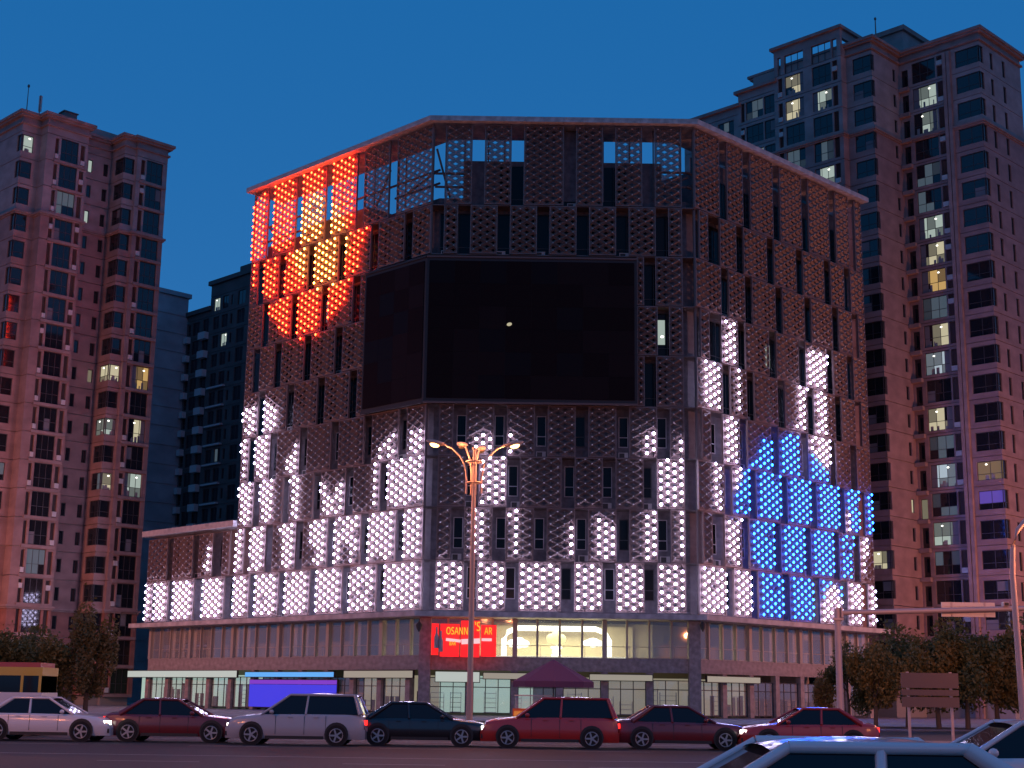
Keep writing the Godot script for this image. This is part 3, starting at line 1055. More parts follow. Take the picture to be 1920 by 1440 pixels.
func red_banner() -> void:
	var t := thing("red_banner", "glowing red folded banner sign with yellow lettering and bottles", "sign", at_depth(864, 1235, 125.2))
	var boards := [[808.0, 823.0, 1169.0, 1228.0, 0.35], [824.5, 862.0, 1170.0, 1231.0, 0.16], [863.0, 900.0, 1164.0, 1232.0, -0.12], [901.0, 931.0, 1172.0, 1231.0, 0.2]]
	for k in boards:
		var a := at_depth(k[0], k[3], 125.0)
		var c := at_depth(k[1], k[2], 125.0)
		wput(t, "banner_board", boxm(c.x - a.x, c.y - a.y, 0.08), M.red_sign, Transform3D(Basis(Vector3.UP, k[4]), (a + c) / 2))
	for k in [[836.0, 864.0, 1198.0, 1203.0, 1.0, -0.1], [865.0, 900.0, 1198.0, 1207.0, 1.0, 0.06], [902.0, 922.0, 1197.0, 1202.0, 1.0, 0.0]]:
		var a := at_depth(k[0], k[3], 124.86)
		var c := at_depth(k[1], k[2], 124.86)
		wput(t, "ribbon", boxm(c.x - a.x, c.y - a.y, 0.04), M.red_sign_ribbon, Transform3D(Basis(Vector3.BACK, k[5]), (a + c) / 2))
	for k in [["OSANNE", 836.0, 1195.0, 0.62], ["E'S", 881.0, 1190.0, 0.78], ["AR", 908.0, 1195.0, 0.6], ["BAR", 842.0, 1213.0, 0.34]]:
		var tm := TextMesh.new()
		tm.text = k[0]
		tm.font_size = 64
		tm.pixel_size = k[3] / 46.0
		tm.depth = 0.03
		tm.horizontal_alignment = HORIZONTAL_ALIGNMENT_LEFT
		tm.vertical_alignment = VERTICAL_ALIGNMENT_BOTTOM
		wput(t, "sign_letter", tm, M.red_sign_letter, Transform3D(Basis.from_scale(Vector3(0.62, 1, 1)), at_depth(k[1], k[2], 124.8)))
	for k in [[818.0, 1195.0, 0.7], [826.0, 1202.0, 0.62]]:
		var b := MB.new()
		var p := at_depth(k[0], k[1] + 20, 124.8)
		b.tube([p, p + Vector3(0, 0.9, 0), p + Vector3(0, 1.25, 0), p + Vector3(0, 1.75, 0)], [0.2, 0.2, 0.08, 0.08], 8)
		wput(t, "bottle_print", b.mesh(), M.roof_white)

# ------------------------------------------------------------------ flats
func facade(root: Node3D, p0: Vector2, p1: Vector2, top_base: float, nfl: int, fh: float, parapet: float, cols: Array, wall_of: Callable) -> void:
	# cols: [x0, x1, sill, height, kind, {floor: light}]
	var xf := frame_of(p0, p1)
	var length := p0.distance_to(p1)
	var walls := {}
	cols.sort_custom(func(a, b): return a[0] < b[0])
	for k in range(-1, nfl):
		var yb := top_base - k * fh
		var yt := yb + fh - 0.07
		if k == -1:
			yt = parapet
		var wm: String = wall_of.call(k)
		if not walls.has(wm):
			walls[wm] = MB.new()
		var b: MB = walls[wm]
		if k == -1:
			rectw(b, 0, length, yb, yt, 0)
			continue
		var x := 0.0
		for c in cols:
			if c[0] - x > 0.01:
				rectw(b, x, c[0], yb, yt, 0)
			rectw(b, c[0], c[1], yb, yb + c[2], 0)
			if c[2] + c[3] < fh - 0.08:
				rectw(b, c[0], c[1], yb + c[2] + c[3], yt, 0)
			# reveals
			var d := -0.32
			var s0: float = yb + c[2]
			var s1: float = minf(yb + c[2] + c[3], yt)
			if c[0] > 0.01:
				b.quad(Vector3(c[0], s0, 0), Vector3(c[0], s1, 0), Vector3(c[0], s1, d), Vector3(c[0], s0, d), Vector3.RIGHT)
			if c[1] < length - 0.01:
				b.quad(Vector3(c[1], s0, 0), Vector3(c[1], s1, 0), Vector3(c[1], s1, d), Vector3(c[1], s0, d), Vector3.LEFT)
			b.quad(Vector3(c[0], s0, 0), Vector3(c[1], s0, 0), Vector3(c[1], s0, d), Vector3(c[0], s0, d), Vector3.UP)
			b.quad(Vector3(c[0], s1, 0), Vector3(c[1], s1, 0), Vector3(c[1], s1, d), Vector3(c[0], s1, d), Vector3.DOWN)
			x = c[1]
		if length - x > 0.01:
			rectw(b, x, length, yb, yt, 0)
	for wm in walls:
		wput(root, "wall", walls[wm].mesh(), M[wm], xf)
	for k in nfl:
		var yb := top_base - k * fh
		for c in cols:
			var w: float = c[1] - c[0]
			var at := xf * Transform3D(Basis(), Vector3(c[0], yb + c[2], -0.16))
			opening(root, at, w, c[3], c[4], c[5].get(k, ""))

func rectw(b: MB, x0: float, x1: float, y0: float, y1: float, z: float) -> void:
	b.quad(Vector3(x0, y0, z), Vector3(x1, y0, z), Vector3(x1, y1, z), Vector3(x0, y1, z), Vector3.BACK)
	b.quad(Vector3(x0, y1, z), Vector3(x1, y1, z), Vector3(x1, y1, z - 0.14), Vector3(x0, y1, z - 0.14), Vector3.UP)
	b.quad(Vector3(x0, y0, z), Vector3(x1, y0, z), Vector3(x1, y0, z - 0.14), Vector3(x0, y0, z - 0.14), Vector3.DOWN)

func opening(root: Node3D, at: Transform3D, w: float, h: float, kind: String, light: String) -> void:
	if kind == "ac":
		# a service niche, its shade put into dark slats; cooling unit on the sill
		var key := "niche_shade_slats%.2f_%.2f" % [w, h]
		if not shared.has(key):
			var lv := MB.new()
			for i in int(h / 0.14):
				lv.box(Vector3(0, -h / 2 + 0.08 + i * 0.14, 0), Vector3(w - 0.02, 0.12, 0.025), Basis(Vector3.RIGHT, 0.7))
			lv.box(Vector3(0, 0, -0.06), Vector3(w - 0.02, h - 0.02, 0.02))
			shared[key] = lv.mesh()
		var u := wput(root, "niche_shade_slats", shared[key], M.niche_shade_brown, at * Transform3D(Basis(), Vector3(w / 2, h / 2, -0.08)))
		if rng.randf() < 0.6:
			put(u, "air_conditioner", boxm(minf(0.8, w - 0.06), 0.55, 0.3), M.unit_white, Transform3D(Basis(), Vector3(0, -h / 2 + 0.34 + (rng.randf_range(0.8, 1.5) if rng.randf() < 0.3 and h > 2.2 else 0.0), 0.2)))
		return
	var nx := 1
	var ty := 0.0
	match kind:
		"bay":
			nx = 2
			ty = h * 0.33
		"side":
			nx = 1
			ty = h * 0.33
		"balcony":
			nx = 3
			ty = h * 0.4
		"pair":
			nx = 2
		"slot":
			nx = 1
	var o := wput(root, "window", window_mesh(w, h, nx, ty, 0.055), M.window_frame, at)
	if light == "":
		put(o, "pane", pane_mesh(w, h), M.window_glass)
		if kind in ["balcony", "bay"] and rng.randf() < 0.35:
			# a drawn curtain behind the glass shows as a paler field
			var cw := w / nx
			var i := rng.randi() % nx
			put(o, "curtain", boxm(cw - 0.1, h * 0.5, 0.012), M.dim_curtain, Transform3D(Basis(), Vector3((i + 0.5) * cw, h * (0.28 if rng.randf() < 0.6 else 0.68), 0.012)))
		return
	# each field of the window shows its own piece of the room
	var rows := [[0.0, ty], [ty, h]] if ty > 0 else [[0.0, h]]
	var dim_side := rng.randi() % 3
	for i in nx:
		for r in rows:
			var cw := w / nx
			var u := rng.randf()
			var which: String = light if u < 0.62 else light + "_half"
			if nx == 3 and i == (0 if dim_side == 0 else 2) and dim_side < 2:
				which = light + "_half" if u < 0.5 else "window_glass"
			if light in ["window_dim", "window_violet"] and u > 0.55:
				which = "window_glass"
			var b2 := MB.new()
			b2.span(i * cw + 0.02, (i + 1) * cw - 0.02, r[0] + 0.02, r[1] - 0.02, -0.02, 0.004)
			put(o, "lit_pane_light" if which != "window_glass" else "pane", b2.mesh(), M[which])
	if light in ["window_dim", "window_violet"]:
		return
	# what stands in the room
	if w > 0.9:
		var side := rng.randf() < 0.5
		if kind == "balcony" or rng.randf() < 0.6:
			put(o, "curtain", boxm(w * rng.randf_range(0.14, 0.3), h * 0.96, 0.02), M.dim_curtain, Transform3D(Basis(), Vector3(w * (0.12 if side else 0.88), h / 2, 0.022)))
		var b := MB.new()
		for i in 4:
			var fw := rng.randf_range(0.12, 0.4)
			var fx := rng.randf_range(0.1, w - fw - 0.1)
			b.span(fx, fx + fw, 0.05, rng.randf_range(0.15, 0.42) * h * 0.8, 0.012, 0.02 + i * 0.003)
		put(o, "furniture", b.mesh(), M.room)
		var s := MB.new()
		s.ball(Vector3(w * (0.7 if side else 0.35), h * 0.84, 0.06), Vector3(0.14, 0.09, 0.05), 8, 4)
		put(o, "ceiling_lamp", s.mesh(), M.lamp_spot)

func band(root: Node3D, nm: String, poly: PackedVector2Array, d: float, y0: float, y1: float, m: Material) -> void:
	var r := Geometry2D.offset_polygon(poly, d, Geometry2D.JOIN_MITER)
	if r.is_empty():
		return
	var b := MB.new()
	b.prism(r[0], y0, y1)
	wput(root, nm, b.mesh(), m)

func ab_poly(pts: Array) -> PackedVector2Array:
	var out := PackedVector2Array()
	for p in pts:
		out.append(xz(p[0], p[1]))
	return out

func core(root: Node3D, poly: PackedVector2Array, y1: float) -> void:
	var r := Geometry2D.offset_polygon(poly, -0.34, Geometry2D.JOIN_MITER)
	var b := MB.new()
	b.prism(r[0], 0, y1)
	wput(root, "floor_core", b.mesh(), M.room)

func left_tower() -> void:
	var root := thing("apartment_tower", "pink apartment tower with corner windows beside the low lit wing of the shopping centre", "building")
	var c := xz(80, 155)
	root.position = Vector3(c.x, 0, c.y)
	var v := [[70.1, 168.0], [70.1, 152.9], [70.1, 149.5], [72.39, 149.5], [72.39, 147.93], [77.51, 147.93], [77.51, 150.33], [81.88, 150.33], [81.88, 147.23], [83.36, 147.23], [83.36, 146.82], [87.43, 146.82], [87.43, 168.0]]
	var poly := ab_poly(v)
	core(root, poly, 65.6)
	var top := 60.7
	var n := 20
	var par := 66.2
	var wall := func(k: int) -> String: return "beige_wall" if k < 3 else ("pink_wall" if k < 17 else "base_wall")
	var S := func(i: int) -> Array: return [xz(v[i][0], v[i][1]), xz(v[i + 1][0], v[i + 1][1])]
	var jobs := [
		[1, [[2.35, 3.4, 0.75, 1.95, "side", {}]]],
		[2, [[0.0, 1.45, 0.75, 1.95, "side", {0: "window_cool", 12: "window_dim"}]]],
		[3, []],
		[4, [[1.05, 1.5, 0.25, 2.5, "ac", {}], [1.77, 3.95, 0.22, 2.7, "balcony", {2: "window_dim", 15: "window_dim"}], [4.23, 4.78, 0.25, 2.5, "ac", {}]]],
		[5, []],
		[6, [[1.45, 2.0, 0.8, 1.5, "slot", {0: "window_cool", 2: "window_cool"}], [3.45, 4.05, 0.8, 1.5, "slot", {8: "window_warm"}]]],
		[7, [[1.0, 3.1, 0.75, 1.9, "bay", {8: "window_warm", 10: "window_cool", 12: "window_dim"}]]],
		[8, [[0.0, 1.4, 0.75, 1.9, "side", {8: "window_warm", 10: "window_cool", 12: "window_warm"}]]],
		[9, []],
		[10, [[0.55, 1.1, 0.25, 2.5, "ac", {}], [1.3, 3.5, 0.22, 2.7, "balcony", {8: "window_amber", 10: "window_warm", 12: "window_cool"}]]],
		[11, []],
	]
	for j in jobs:
		var s: Array = S.call(j[0])
		facade(root, s[0], s[1], top, n, FLOOR_H, par, j[1], wall)
	var s0: Array = S.call(0)
	facade(root, s0[0], s0[1], top, n, FLOOR_H, par, [[9.0, 10.6, 0.75, 1.9, "bay", {}]], wall)
	trims(root, poly, par, [top - 2 * FLOOR_H, top - 16 * FLOOR_H], top, n)
	balcony_beams(root, xz(72.39, 147.93), xz(77.51, 147.93), 0.95, 4.9, top, n)
	balcony_beams(root, xz(83.36, 146.82), xz(87.43, 146.82), 0.45, 4.0, top, n)
	# rain pipe in the recess
	pipe(root, xz(77.75, 150.2), 64.0)
	# roof clutter
	roof_mast(at_depth(50, 206, 160.0), 3.0, "thin mast with a ball on top of the pink tower parapet", 0.06, true)
	var bx := thing("roof_antenna", "slender box antenna on the parapet of the pink tower", "antenna", at_depth(74, 214, 159.0))
	put(bx, "mast", boxm(0.1, 2.6, 0.1), M.steel, Transform3D(Basis(), Vector3(0, 1.0, 0.1)))
	put(bx, "antenna_box", boxm(0.34, 1.9, 0.2), M.unit_white, Transform3D(Basis(), Vector3(0, 1.3, 0)))
	var ph := thing("roof_vent", "low dark vent cowl on the roof of the pink tower", "vent", at_depth(128, 224, 163.0))
	put(ph, "cowl", boxm(1.6, 0.9, 1.2), M.steel, Transform3D(Basis(Vector3.UP, 0.78), Vector3(0, 0.2, 0)))
	put(ph, "lid", boxm(1.9, 0.12, 1.4), M.steel, Transform3D(Basis(Vector3.UP, 0.78), Vector3(0, 0.72, 0)))
	var st := MB.new()
	var q := ab_poly([[79.0, 151.5], [83.6, 151.5], [83.6, 156.0], [79.0, 156.0]])
	st.prism(q, 65.6, 67.6)
	wput(root, "stair_house", st.mesh(), M.beige_wall)

func pipe(root: Node3D, p: Vector2, y: float) -> void:
	var b := MB.new()
	b.tube([Vector3(p.x, 0, p.y), Vector3(p.x, y, p.y)], [0.09, 0.09], 6)
	wput(root, "rain_pipe", b.mesh(), M.steel)

func roof_mast(p: Vector3, h: float, label: String, r: float, knob: bool) -> void:
	var t := thing("roof_mast", label, "mast", p)
	var b := MB.new()
	b.tube([Vector3(0, -0.6, 0), Vector3(0, h, 0)], [r, r * 0.7], 6)
	put(t, "mast_pole", b.mesh(), M.steel)
	if knob:
		b = MB.new()
		b.ball(Vector3(0, h, 0), Vector3(0.16, 0.22, 0.16), 8, 5)
		put(t, "mast_tip", b.mesh(), M.steel)

func trims(root: Node3D, poly: PackedVector2Array, par: float, courses: Array, top: float, n: int) -> void:
	band(root, "cornice", poly, 0.22, par - 1.5, par - 1.28, M.trim_wall)
	band(root, "cornice", poly, 0.40, par - 0.62, par - 0.36, M.trim_wall)
	band(root, "cornice", poly, 0.62, par - 0.36, par - 0.05, M.trim_wall)
	for y in courses:
		band(root, "string_course", poly, 0.28, y - 0.26, y - 0.02, M.trim_wall)
		band(root, "string_course", poly, 0.14, y - 0.44, y - 0.27, M.trim_wall)

func balcony_beams(root: Node3D, p0: Vector2, p1: Vector2, x0: float, x1: float, top: float, n: int) -> void:
	var xf := frame_of(p0, p1)
	for k in n:
		wput(root, "balcony_beam", boxm(x1 - x0, 0.34, 0.16), M.trim_wall, xf * Transform3D(Basis(), Vector3((x0 + x1) / 2, top - k * FLOOR_H + 0.02, 0.081)))

func right_tower() -> void:
	var root := thing("apartment_tower", "tall mauve apartment tower with stepped roofline and many lit balcony windows", "building")
	var c := xz(145, 80)
	root.position = Vector3(c.x, 0, c.y)
	var v := [[135.98, 92.39], [135.98, 83.23], [137.05, 83.23], [137.05, 79.9], [143.15, 79.9], [143.15, 69.92], [153.27, 69.92]]
	var poly := ab_poly(v + [[153.27, 96.0], [135.98, 96.0]])
	core(root, poly, 75.4)
	var top := 71.2
	var n := 23
	var par := 75.9
	var wall := func(k: int) -> String: return "beige_wall" if k < 3 else "mauve_wall"
	var S := func(i: int) -> Array: return [xz(v[i][0], v[i][1]), xz(v[i + 1][0], v[i + 1][1])]
	# the block with the open roof frame: measured from the far end
	var a_cols := [[0.5, 1.1, 0.3, 2.4, "ac", {}], [1.5, 4.05, 0.35, 2.35, "balcony", {0: "window_warm", 1: "window_warm", 3: "window_dim"}], [5.25, 7.8, 0.35, 2.35, "balcony", {1: "window_cool", 3: "window_dim", 4: "window_cool"}], [7.97, 8.66, 0.3, 2.4, "ac", {}]]
	var s: Array = S.call(0)
	facade(root, s[0], s[1], top, n, FLOOR_H, top + FLOOR_H + 0.02, a_cols, wall)
	open_frame(root, s[0], s[1], top + FLOOR_H, 78.0)
	var jobs := [
		[1, []],
		[2, [[0.85, 3.33, 0.65, 1.95, "bay", {18: "window_warm"}]]],
		[3, [[0.0, 0.55, 0.65, 1.95, "side", {}], [4.6, 5.2, 0.75, 1.5, "slot", {11: "window_dim", 16: "window_warm"}]]],
		[4, [[0.28, 1.1, 0.1, 2.2, "slot", {16: "window_warm"}], [1.6, 4.55, 0.3, 2.5, "balcony", {1: "window_cool", 2: "window_cool", 4: "window_dim", 5: "window_dim", 6: "window_cool", 7: "window_warm", 8: "window_amber", 9: "window_dim", 10: "window_warm", 11: "window_blue", 13: "window_warm", 14: "window_dim", 15: "window_blue", 16: "window_dim", 17: "window_cool", 18: "window_dim"}], [4.75, 5.5, 0.3, 2.5, "ac", {}], [7.05, 9.98, 0.6, 2.0, "bay", {15: "window_amber", 16: "window_violet"}]]],
		[5, [[0.0, 0.95, 0.6, 2.0, "side", {}], [2.55, 3.25, 0.5, 2.0, "slot", {}], [5.5, 6.2, 0.5, 2.0, "slot", {}]]],
	]
	for j in jobs:
		s = S.call(j[0])
		facade(root, s[0], s[1], top, n, FLOOR_H, par, j[1], wall)
	var main := ab_poly([[137.05, 96.0], [137.05, 79.9], [143.15, 79.9], [143.15, 69.92], [153.27, 69.92], [153.27, 96.0]])
	trims(root, main, par, [], top, n)
	band(root, "string_course", poly, 0.28, top - 2 * FLOOR_H - 0.26, top - 2 * FLOOR_H - 0.02, M.trim_wall)
	band(root, "string_course", poly, 0.14, top - 2 * FLOOR_H - 0.44, top - 2 * FLOOR_H - 0.27, M.trim_wall)
	# engaged pier between the two bays
	var pf := frame_of(xz(143.15, 79.9), xz(143.15, 69.92))
	for x in [5.85, 6.35]:
		wput(root, "pier", boxm(0.4, 74.0, 0.4), M.trim_wall, pf * Transform3D(Basis(), Vector3(x, 37.0, 0.2)))
	# little balconies in the recess
	for k in n:
		wput(root, "balcony_slab", boxm(1.25, 0.45, 0.5), M.trim_wall, pf * Transform3D(Basis(), Vector3(0.68, top - k * FLOOR_H - 0.2, 0.26)))
	# lower block towards the shopping centre
	var low := [[135.98, 106.0], [135.98, 97.7], [135.98, 92.4]]
	for i in 2:
		var lo_cols := [[0.8, 2.3, 0.5, 2.1, "balcony", {}], [3.0, 3.5, 0.3, 2.4, "ac", {}], [5.2, 7.6, 0.5, 2.1, "balcony", {0: "window_dim"}]] if i == 0 else [[0.35, 0.9, 0.3, 2.4, "ac", {}], [1.1, 3.6, 0.4, 2.3, "balcony", {0: "window_dim", 2: "window_blue"}], [3.75, 5.25, 0.4, 2.3, "bay", {}]]
		var y: float = 71.2 - FLOOR_H * (1 if i == 0 else 0) - (0.0 if i == 0 else FLOOR_H * 0.5)
		var p0 := xz(low[i][0], low[i][1])
		var p1 := xz(low[i + 1][0], low[i + 1][1])
		facade(root, p0, p1, y, 14, FLOOR_H, y + FLOOR_H + 1.3, lo_cols, wall)
		var q := ab_poly([low[i], low[i + 1], [146.0, low[i + 1][1] - 0.02], [146.0, low[i][1]]])
		core(root, q, y + FLOOR_H + 1.0)
		band(root, "cornice", q, 0.4, y + FLOOR_H + 0.9, y + FLOOR_H + 1.28, M.trim_wall)
	# lift house
	var st := MB.new()
	var q2 := ab_poly([[147.5, 90.0], [147.5, 81.6], [156.0, 81.6], [156.0, 90.0]])
	st.prism(q2, 75.4, 81.6)
	wput(root, "lift_house", st.mesh(), M.beige_wall)
	band(root, "cornice", q2, 0.35, 80.9, 81.5, M.trim_wall)
	roof_mast(at_depth(1642, 62, 166.0), 1.9, "short mast standing on the lift house of the mauve tower", 0.09, true)

func open_frame(root: Node3D, p0: Vector2, p1: Vector2, y0: float, y1: float) -> void:
	# roof terrace screen: piers, a beam and railings with the sky behind
	var xf := frame_of(p0, p1)
	var ln := p0.distance_to(p1)
	for x in [[0.0, 0.5], [0.95, 1.45], [4.1, 5.2], [7.85, 8.0], [8.66, ln]]:
		wput(root, "frame_pier", boxm(x[1] - x[0], 2.6, 0.4), M.beige_wall, xf * Transform3D(Basis(), Vector3((x[0] + x[1]) / 2, y0 + 1.32, -0.2)))
	wput(root, "frame_beam", boxm(ln, 1.0, 0.42), M.beige_wall, xf * Transform3D(Basis(), Vector3(ln / 2, y1 - 0.86, -0.2)))
	wput(root, "frame_coping", boxm(ln + 0.7, 0.36, 1.0), M.trim_wall, xf * Transform3D(Basis(), Vector3(ln / 2, y1 - 0.18, -0.1)))
	for x in [[1.45, 4.1], [5.2, 7.85]]:
		var o := wput(root, "railing", window_mesh(x[1] - x[0], 2.55, 3, 1.0, 0.06), M.window_frame, xf * Transform3D(Basis(), Vector3(x[0], y0 + 0.05, -0.2)))
	# return along the other side
	var q0 := p1 + Vector2(xf.basis.z.x, xf.basis.z.z) * -0.2
	var side := frame_of(p1, p1 + Vector2(Q, -Q) * 8.0)
	wput(root, "frame_beam", boxm(7.8, 1.0, 0.42), M.beige_wall, side * Transform3D(Basis(), Vector3(4.1, y1 - 0.86, -0.2)))
	wput(root, "frame_coping", boxm(8.0, 0.36, 0.9), M.trim_wall, side * Transform3D(Basis(), Vector3(4.3, y1 - 0.182, -0.1)))
	for x in [2.6, 5.2, 7.8]:
		wput(root, "frame_pier", boxm(0.5, 2.6, 0.4), M.beige_wall, side * Transform3D(Basis(), Vector3(x, y0 + 1.32, -0.2)))

func dark_tower() -> void:
	var root := thing("apartment_block", "dark brown apartment block with pale gable wall between the pink tower and the panels", "building")
	var a0 := 121.6
	var b0 := 195.0
	root.position = Vector3(xz(a0, b0).x, 0, xz(a0, b0).y)
	# gable wall, running away to the right
	var g := MB.new()
	g.prism(ab_poly([[105.0, b0], [a0, b0], [a0, b0 + 14], [105.0, b0 + 14]]), 0, 63.6)
	wput(root, "gable_wall", g.mesh(), M.grey_wall)
	for k in 20:
		var xf := frame_of(xz(105.0, b0), xz(a0, b0))
		wput(root, "gable_course", boxm(a0 - 105.0, 0.12, 0.1), M.grey_wall, xf * Transform3D(Basis(), Vector3((a0 - 105.0) / 2, 60.0 - k * 3.0, 0.05)))
	band(root, "gable_coping", ab_poly([[105.0, b0], [a0, b0], [a0, b0 + 14], [105.0, b0 + 14]]), 0.35, 63.0, 63.7, M.grey_wall)
	var fn := func(_k: int) -> String: return "dark_wall"
	var spans := [[195.0, 188.6, 56.0, 60.6], [188.6, 172.0, 59.0, 64.6]]
	for i in 2:
		var s: Array = spans[i]
		var p0 := xz(a0, s[0])
		var p1 := xz(a0, s[1])
		var cols := [[0.3, 1.2, 0.7, 1.8, "side", {}], [1.7, 3.6, 0.5, 2.1, "pair", {}], [4.6, 6.2, 0.3, 2.4, "pair", {}]] if i == 0 else [[1.0, 2.6, 0.6, 2.0, "pair", {0: "window_cool", 14: "window_cool"}], [3.3, 4.9, 0.6, 2.0, "pair", {2: "window_cool", 8: "window_dim", 15: "window_warm"}], [5.6, 6.2, 0.8, 1.6, "slot", {}], [7.4, 9.4, 0.5, 2.2, "pair", {}], [11.0, 13.0, 0.5, 2.2, "pair", {}]]
		facade(root, p0, p1, s[2], int(s[2] / 3.0) + 1, 3.0, s[3], cols, fn)
		var q := ab_poly([[a0, s[0] - 0.01], [a0, s[1]], [a0 + 12.0, s[1]], [a0 + 12.0, s[0] - 0.01]])
		core(root, q, s[3] - 0.4)
		band(root, "cornice", q, 0.4, s[3] - 0.7, s[3] - 0.02, M.dark_wall)
		var xf := frame_of(p0, p1)
		for k in 19:
			if i == 0:
				wput(root, "balcony_front", boxm(1.8, 1.1, 0.8), M.balcony_white, xf * Transform3D(Basis(), Vector3(5.4, s[2] - k * 3.0 - 0.1, 0.41)))
				wput(root, "balcony_front", boxm(1.0, 1.0, 0.7), M.balcony_white, xf * Transform3D(Basis(), Vector3(0.75, s[2] - k * 3.0 - 0.1, 0.36)))
			elif k > 3:
				wput(root, "balcony_slab", boxm(4.4, 0.25, 0.5), M.balcony_white, xf * Transform3D(Basis(), Vector3(3.0, s[2] - k * 3.0 + 0.2, 0.26)))
	wput(root, "roof_room", boxm(6, 2.4, 6), M.dark_wall, frame_of(xz(a0, 185.0), xz(a0, 179.0)) * Transform3D(Basis(), Vector3(4, 65.4, -5)))
	roof_mast(at_depth(430, 540, 220.0), 1.0, "stubby vent pipe on the roof of the dark brown block", 0.2, false)

# ------------------------------------------------------------------ street
func omni(parent: Node3D, nm: String, at: Vector3, c: Color, e: float, size := 0.2) -> void:
	var l := OmniLight3D.new()
	l.name = nm
	parent.add_child(l, true)
	l.position = at
	l.light_color = c
	l.light_energy = e
	l.light_size = size
	l.omni_range = 300.0
	l.omni_attenuation = 2.0
	l.shadow_enabled = true

func lamp_head(t: Node3D, tip: Vector3, dir: Vector3, on: bool, e: float) -> void:
	# a flat cobra head with a bowl below
	var side := dir.cross(Vector3.UP).normalized()
	var up := side.cross(dir).normalized()
	var bs := Basis(dir, up, side)
	var b := MB.new()
	b.ball(Vector3.ZERO, Vector3(0.46, 0.10, 0.2), 12, 6)
	put(t, "lamp_head", b.mesh(), M.pole_paint, Transform3D(bs, tip + dir * 0.3))
	b = MB.new()
	b.ball(Vector3.ZERO, Vector3(0.2, 0.11, 0.15), 10, 6)
	put(t, "lamp_bowl", b.mesh(), M.lamp_sodium if on else M.unit_grille, Transform3D(bs, tip + dir * 0.36 - up * 0.1))
	if on:
		omni(t, "lamp_light", tip + dir * 0.36 - up * 0.12, Color(1.0, 0.58, 0.36), e, 0.12)

func crown_lamp(x: float, z: float, label: String, e: float, lit4 := [true, true, false, false]) -> void:
	var t := thing("street_lamp", label, "street lamp", Vector3(x, 0.12, z), 0.0, "crown street lamps along the median strip")
	var b := MB.new()
	b.tube([Vector3(0, 0, 0), Vector3(0, 0.5, 0), Vector3(0, 9.85, 0)], [0.16, 0.13, 0.085], 10)
	put(t, "pole", b.mesh(), M.pole_paint)
	b = MB.new()
	b.tube([Vector3(0, 0, 0), Vector3(0, 0.45, 0)], [0.26, 0.2], 10)
	put(t, "pole_foot", b.mesh(), M.pole_paint)
	for k in [[9.95, 0.26], [10.8, 0.33]]:
		b = MB.new()
		var ring := []
		var rr := []
		for i in 13:
			ring.append(Vector3(cos(TAU * i / 12) * k[1], k[0], sin(TAU * i / 12) * k[1]))
			rr.append(0.035)
		b.tube(ring, rr, 6, false)
		for i in 4:
			b.tube([Vector3(0, k[0], 0), Vector3(cos(TAU * i / 4) * k[1], k[0], sin(TAU * i / 4) * k[1])], [0.03, 0.03], 5)
		put(t, "crown_ring", b.mesh(), M.pole_paint)
	b = MB.new()
	b.tube([Vector3(0, 9.75, 0), Vector3(0, 11.25, 0), Vector3(0, 11.37, 0)], [0.085, 0.07, 0.13], 8)
	put(t, "pole_top", b.mesh(), M.pole_paint)
	var reach := [[Vector3(-1, 0, 0), 1.35, 11.5], [Vector3(1, 0, 0), 1.35, 11.5], [Vector3(-0.36, 0, -0.93), 1.35, 11.7], [Vector3(0.15, 0, -0.99), 1.35, 11.55]]
	for i in 4:
		var d: Vector3 = reach[i][0]
		var r: float = reach[i][1]
		var y: float = reach[i][2]
		var p := [d * 0.30 + Vector3(0, 9.5, 0), d * 0.29 + Vector3(0, 10.05, 0), d * 0.36 + Vector3(0, 10.6, 0), d * 0.6 + Vector3(0, 11.05, 0), d * 0.9 + Vector3(0, 11.34, 0), d * r * 0.95 + Vector3(0, y, 0)]
		b = MB.new()
		b.tube(p, [0.045, 0.045, 0.042, 0.04, 0.038, 0.035], 7)
		put(t, "arm", b.mesh(), M.pole_paint)
		lamp_head(t, d * r * 0.93 + Vector3(0, y, 0), (d + Vector3(0, 0.22, 0)).normalized(), lit4[i], e)

func high_mast(p: Vector2, y: float, label: String, e: float) -> void:
	var t := thing("mast_lamp", label, "street lamp", Vector3(p.x, 0, p.y), 0.0, "high-mast lamps on the side streets")
	var b := MB.new()
	b.tube([Vector3(0, 0, 0), Vector3(0, y, 0)], [0.24, 0.12], 10)
	put(t, "pole", b.mesh(), M.pole_paint)
	b = MB.new()
	b.tube([Vector3(-1.6, y, 0), Vector3(1.6, y, 0)], [0.07, 0.07], 8)
	b.tube([Vector3(0, y, -1.6), Vector3(0, y, 1.6)], [0.07, 0.07], 8)
	put(t, "cross_arm", b.mesh(), M.pole_paint)
	for d in [Vector3(1.6, 0, 0), Vector3(-1.6, 0, 0), Vector3(0, 0, 1.6), Vector3(0, 0, -1.6)]:
		b = MB.new()
		b.tube([Vector3(0, 0, 0), Vector3(0, -0.12, 0)], [0.1, 0.16], 8)
		put(t, "lamp_cap", b.mesh(), M.pole_paint, Transform3D(Basis(), d + Vector3(0, y, 0)))
		b = MB.new()
		b.ball(Vector3.ZERO, Vector3(0.22, 0.2, 0.22), 10, 6)
		put(t, "lamp_globe", b.mesh(), M.lamp_sodium, Transform3D(Basis(), d + Vector3(0, y - 0.32, 0)))
		omni(t, "lamp_light", d + Vector3(0, y - 0.32, 0), Color(1.0, 0.60, 0.48), e / 4.0, 0.2)

